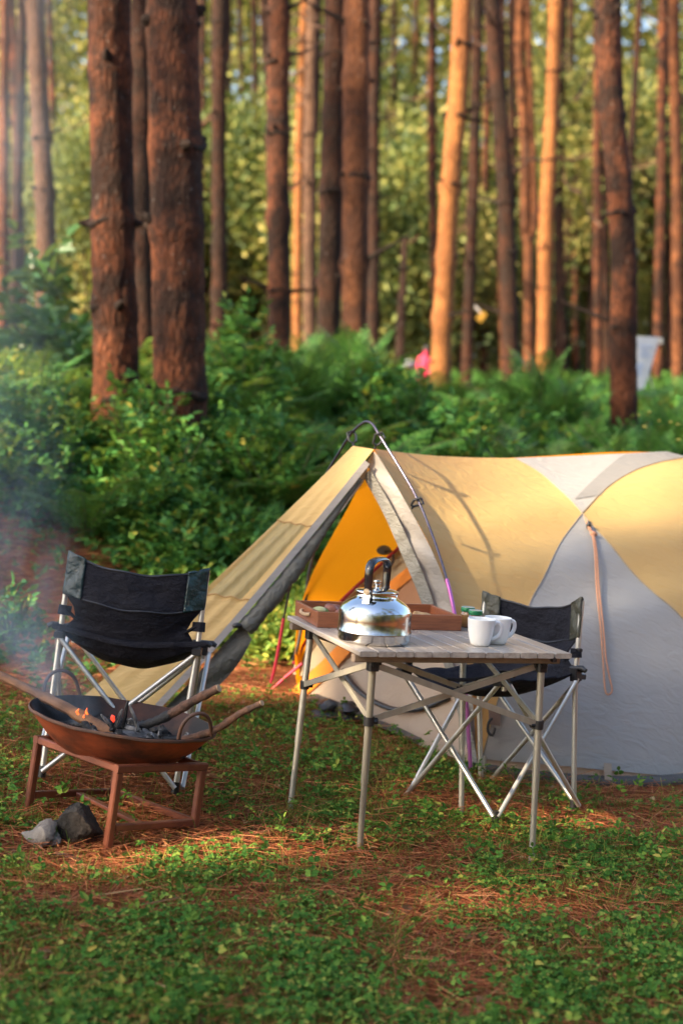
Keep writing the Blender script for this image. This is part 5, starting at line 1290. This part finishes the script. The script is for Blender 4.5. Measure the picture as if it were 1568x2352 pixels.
# white banner
bq = [W(1462, 772, 19.5), W(1513, 774, 19.5), W(1478, 890, 19.5), W(1452, 905, 19.5)]
bn = thing('banner', bq[3], 'white banner with faint blue print behind the crooked pine', 'banner')
V = [p - bq[3] for p in bq] + [p - bq[3] + Vector((.02, .04, 0)) for p in bq]
mesh_obj('panel', V, [(0, 1, 2, 3), (7, 6, 5, 4), (0, 4, 5, 1), (1, 5, 6, 2), (2, 6, 7, 3), (3, 7, 4, 0)], mat('white_vinyl', (.50, .52, .55), (.45, .47, .51), .5), bn, False)
mb_ = mat('faded_blue_print', (.33, .40, .55), (.38, .44, .58), .6)
for k, (x0, x1, y_) in enumerate(((1468, 1496, 795), (1470, 1488, 806), (1466, 1490, 816), (1462, 1476, 838), (1460, 1472, 848), (1459, 1470, 858))):
    b = MB(); b.beam(W(x0, y_, 19.49) - bq[3], W(x1, y_ + 1, 19.49) - bq[3], .004, .035 if k < 3 else .05); b.build('print', mb_, bn)
b = MB(); b.tube([W(1462, 772, 19.53) - bq[3], W(1500, 900, 19.7) - bq[3], W(1507, 960, 19.75) - bq[3]], .012, 8); b.tube([W(1516, 776, 19.53) - bq[3], W(1516, 790, 19.53) - bq[3]], .03, 8); b.build('frame', M_alu, bn)
# seated person in pink, seen from behind
q = W(972, 818, 26); pr = thing('person', (q.x, 26, float(gz(q.x, 26))), 'person in a pink top sitting with bent back among the far pines', 'person')
zt = q.z - float(gz(q.x, 26)) - .05; pr.scale = (.52, .52, .88)
me = bpy.data.meshes.new('body'); bm = bmesh.new(); sk = bm.verts.layers.skin.verify()
J = [((0, 0, zt - .28), .15), ((.01, .02, zt - .08), .16), ((.03, .03, zt + .08), .15), ((.07, .02, zt + .17), .06), ((.09, .0, zt + .24), .095), ((.10, -.01, zt + .31), .07),
     ((-.14, .02, zt + .08), .065), ((-.22, -.12, zt - .08), .05), ((-.10, -.30, zt - .14), .04), ((.20, .02, zt + .07), .065), ((.27, -.12, zt - .08), .05), ((.14, -.30, zt - .14), .04),
     ((-.12, -.12, zt - .30), .095), ((-.15, -.45, zt - .18), .07), ((-.15, -.50, zt - .58), .05), ((.14, -.12, zt - .30), .095), ((.17, -.45, zt - .18), .07), ((.17, -.50, zt - .58), .05)]
vs = []
for p, r_ in J:
    v = bm.verts.new(p); v[sk].radius = (r_, r_); vs.append(v)
for a, c in ((0, 1), (1, 2), (2, 3), (3, 4), (4, 5), (2, 6), (6, 7), (7, 8), (2, 9), (9, 10), (10, 11), (0, 12), (12, 13), (13, 14), (0, 15), (15, 16), (16, 17)): bm.edges.new((vs[a], vs[c]))
vs[0][sk].use_root = True
bm.to_mesh(me); bm.free(); o = bpy.data.objects.new('body', me); COL.objects.link(o); o.parent = pr
o.modifiers.new('skin', 'SKIN'); m_ = o.modifiers.new('sub', 'SUBSURF'); m_.levels = 2; m_.render_levels = 2
me.materials.append(mat('pink_cloth', (.55, .04, .10), (.46, .03, .08), .8))
b = MB(); b.blob((.095, .02, zt + .275), .098, (1, 1, 1.05), .05, 3, 10); b.build('hair', M_char, pr)
q = W(940, 828, 26.2); b = MB(); b.blob((0, 0, -.06), .12, (1, .7, .8), .2, 4, 10); o = b.build('bundle', mat('pale_blue_cloth', (.16, .19, .24), (.26, .27, .28), .8)); o.location = q
tag(o, 'pale blue grey bundle beside the person in pink', 'bundle')

# ================================================================== UNSEEN PINES ADDED BESIDE THE CAMP (placed to throw dappled shade)
LIT = []     # (point, radius): crown leaves are cut away so sunlight reaches these
for px, py, r_ in ((1050, 1840, .24), (380, 1890, .28), (600, 1450, .65), (700, 1900, .16), (60, 1500, .25), (520, 1760, .18), (480, 1880, .3), (580, 1950, .25), (900, 1790, .28), (740, 1780, .25), (1500, 1900, .3), (200, 1790, .3), (620, 1560, .5), (1180, 1880, .2), (330, 2010, .2), (1120, 2080, .16)):
    LIT.append((np.array(G(px, py)), r_))
for px, py, r_ in ((120, 850, .8), (40, 950, .6), (330, 860, .5), (450, 1180, .45), (1240, 930, .5), (700, 850, .5), (230, 1190, .35)): LIT.append((np.array(G(px, py)) + np.array([0, 0, .3]), r_))
for x_, y_, Y_, r_ in ((1150, 1180, 6.25, .5), (760, 1120, 6.3, .22), (1480, 1120, 6.8, .65), (1540, 1230, 6.6, .4), (200, 1640, 4.6, .15)):
    LIT.append((np.array(W(x_, y_, Y_)), r_))
for x_, y0_, y1_, Y_, r_ in ((1050, -20, 700, 21, .42), (1260, 250, 650, 27, .35), (817, 0, 140, 17, .3), (1555, 300, 860, 27, .35), (690, 0, 500, 34, .4), (712, 100, 500, 27, .3), (12, 0, 700, 30, .4), (92, 0, 500, 21, .3), (404, 40, 800, 11, .34), (256, 0, 500, 11.3, .25), (640, 150, 420, 18.5, .25), (1220, 200, 450, 30, .3)):
    for f in np.linspace(0, 1, 8): LIT.append((np.array(W(x_, y0_ + (y1_ - y0_) * f, Y_)), r_))
S_ = np.array(SUN)
def sunfilter(P):
    ok = np.ones(len(P), bool)
    for p, r_ in LIT:
        v = P - p; s = v @ S_; dist = np.linalg.norm(v - s[:, None] * S_, axis=1); ok &= ~((s > 0) & (dist < r_))
    return ok
targets = [(.30, 6.1, .75), (1.5, 6.1, .35), (2.2, 6.2, .3), (.9, 5.9, .2)]
for X_ in (-1.9, -.3, 1.3, 2.9):
    for Y_ in (3.2, 5.4, 7.6, 9.8): targets.append((X_, Y_, .3))
for X_, Y_ in ((-3, 13), (0, 13), (3, 13), (-1, 19), (4, 19)): targets.append((X_, Y_, 2.0))
for k, (X_, Y_, Z_) in enumerate(targets):
    dist = 19 + (k * 7 % 5) * 1.2
    c = np.array([X_ + grng.uniform(-.4, .4), Y_ + grng.uniform(-.4, .4), Z_]) + S_ * dist
    base = Vector((c[0], c[1], float(gz(c[0], c[1])) - .05))
    t = thing('pine_tree', base, 'tall unseen pine added beside the camp clearing to shade it', 'tree', 'unseen pines added for shade')
    b = MB(); trunk_mesh(b, [(0, 0, 0), (.1, 0, 4), (0, .1, 8), (0, 0, c[2] - base.z + 2.2)], .16, .4, 500 + k, True, 10); b.build('trunk', [M_bark_b, M_knot], t)
    V, F = crown_leaves(54 if Y_ < 4 or k < 4 else 32 if Y_ < 9 else 34, 26, 1.7, 2.4, .36, 700 + k, .0, (.36, .10)); V = V + c
    cen = V.reshape(-1, 6, 3).mean(1); kp = np.repeat(sunfilter(cen), 6); ke = kp.reshape(-1, 6)[:, 0]
    V2 = V[kp]; m_ = int(ke.sum()); i_ = np.arange(m_)[:, None] * 6
    F2 = np.stack([i_ + np.array([0, 1, 2, 3]), i_ + np.array([0, 3, 4, 5])], 1).reshape(-1, 4)
    mesh_obj('crown', V2 - np.array(base), F2, M_needle, t)

# wood behind and to the right of the camera, mirrored in the kettle
n3 = 900; th3 = grng.uniform(R_(-150), R_(12), n3); r3_ = grng.uniform(15, 21, n3)
c3 = np.stack([3 + r3_ * np.cos(th3), 2 + r3_ * np.sin(th3), .5 + 8.0 * grng.random(n3)], -1); c3[:, 2] += gz(c3[:, 0], c3[:, 1]); c3 = np.repeat(c3, 18, 0)
bw = leaves(c3 + grng.normal(size=c3.shape) * np.array([.7, .7, .5]), rdir(len(c3)), rdir(len(c3), .4), grng.uniform(.3, .6, len(c3)), grng.uniform(.15, .3, len(c3)), .1, .1)
tag(mesh_obj('wood_edge', *bw, M_farpine), 'leafy edge of the wood behind the photographer', 'woods', kind='stuff')
# trees behind the camera, mirrored in the kettle
b = MB(); trunk_mesh(b, [(0, 0, -.1), (.1, 0, 4), (0, .1, 8), (0, 0, 14)], .17, .5, 900, True, 10); o = b.build('trunk', [M_bark_a, M_knot]); btd = o.data; bpy.data.objects.remove(o)
for k, (x, y) in enumerate([(1.5, -6), (4, -5), (6.5, -2.5), (3, -9), (7, -8), (0, -10), (9, -4), (-1.8, -8), (5, -13), (1, -14), (10, 1), (11, 6), (-3.5, -13), (9, -12), (6, 3.2)]):
    t = thing('pine_tree', (x, y, float(gz(x, y))), 'pine of the wood behind the photographer', 'tree', 'pines behind the photographer', rz=k * 1.1)
    o = bpy.data.objects.new('trunk', btd); COL.objects.link(o); o.parent = t
    o = bpy.data.objects.new('crown', pine_crowns[k % 3]); COL.objects.link(o); o.parent = t; o.location = (0, 0, 12.5 + k % 4)
for k, (x, y) in enumerate([(2.6, -8), (5.5, -7), (8, -6), (0.5, -12), (9.5, -1), (11, 4), (3.5, -12), (7, -11), (-1.5, -14), (12, -5)]):
    t = thing('young_tree', (x, y, float(gz(x, y))), 'young green tree of the wood behind the photographer', 'tree', 'young trees behind the photographer', rz=k)
    o = bpy.data.objects.new('trunk', yt); COL.objects.link(o); o.parent = t
    o = bpy.data.objects.new('crown', young[k % 4]); COL.objects.link(o); o.parent = t; o.location = (0, 0, 2.4 + (k % 3) * .6); o.scale = (1.2, 1.2, 1.3)

# ================================================================== SMOKE
def smoke_material():
    m, t, bs, out = nm('smoke_volume'); t.nodes.remove(bs)
    pv = t.nodes.new('ShaderNodeVolumePrincipled'); pv.inputs['Color'].default_value = (.66, .83, 1, 1); pv.inputs['Anisotropy'].default_value = .2
    n = noise(t, coords(t, (1.6, 1.6, .55), kind='Object'), 2.4, 4, .6, 1.2)
    def mth(op, a_, b_=None, c_=None):
        q_ = t.nodes.new('ShaderNodeMath'); q_.operation = op
        for i_, v_ in enumerate((a_, b_, c_)):
            if v_ is None: continue
            if isinstance(v_, (int, float)): q_.inputs[i_].default_value = v_
            else: t.links.new(v_, q_.inputs[i_])
        return q_.outputs[0]
    sep = t.nodes.new('ShaderNodeSeparateXYZ'); t.links.new(coords(t), sep.inputs[0]); x_, y_, z_ = sep.outputs
    ex = mth('SUBTRACT', 1.0, mth('EXPONENT', mth('MULTIPLY', mth('MAXIMUM', z_, 0.0), -2.1)))      # plume bends over, then rises
    dx = mth('MULTIPLY_ADD', ex, .46, x_); dy = mth('MULTIPLY_ADD', mth('MAXIMUM', z_, 0.0), -.30, y_)
    rr_ = mth('MULTIPLY_ADD', ex, .36, .09)
    d2 = mth('DIVIDE', mth('SQRT', mth('ADD', mth('MULTIPLY', dx, dx), mth('MULTIPLY', dy, dy))), rr_)
    fall = t.nodes.new('ShaderNodeMapRange'); fall.interpolation_type = 'SMOOTHSTEP'; fall.inputs[1].default_value = .1; fall.inputs[2].default_value = 1.0; fall.inputs[3].default_value = 1; fall.inputs[4].default_value = 0
    t.links.new(d2, fall.inputs[0])
    mr = t.nodes.new('ShaderNodeMapRange'); mr.inputs[1].default_value = .36; mr.inputs[2].default_value = .72; mr.inputs[3].default_value = 0; mr.inputs[4].default_value = 1.0
    t.links.new(n, mr.inputs[0])
    near = mth('MULTIPLY_ADD', mth('EXPONENT', mth('MULTIPLY', mth('MAXIMUM', z_, 0.0), -3.2)), 5.0, .55)
    t.links.new(mth('MULTIPLY', mth('MULTIPLY', mr.outputs[0], fall.outputs[0]), near), pv.inputs['Density']); t.links.new(pv.outputs[0], out.inputs['Volume']); return m
b = MB(); q = W(190, 1645, 4.85)
sp = [(0, 0, -.02), (-.08, .04, .12), (-.18, .10, .30), (-.29, .18, .55), (-.39, .32, 1.0), (-.44, .52, 1.7), (-.46, .78, 2.6), (-.46, 1.2, 4.0)]
b.tube(smooth_line(sp, 3), list(np.interp(np.linspace(0, 1, 22), np.linspace(0, 1, 8), [.12, .20, .30, .38, .46, .50, .52, .54])), 14)
o = b.build('smoke', smoke_material()); o.location = q; tag(o, 'thin bluish smoke drifting up from the fire bowl', 'smoke', kind='stuff')
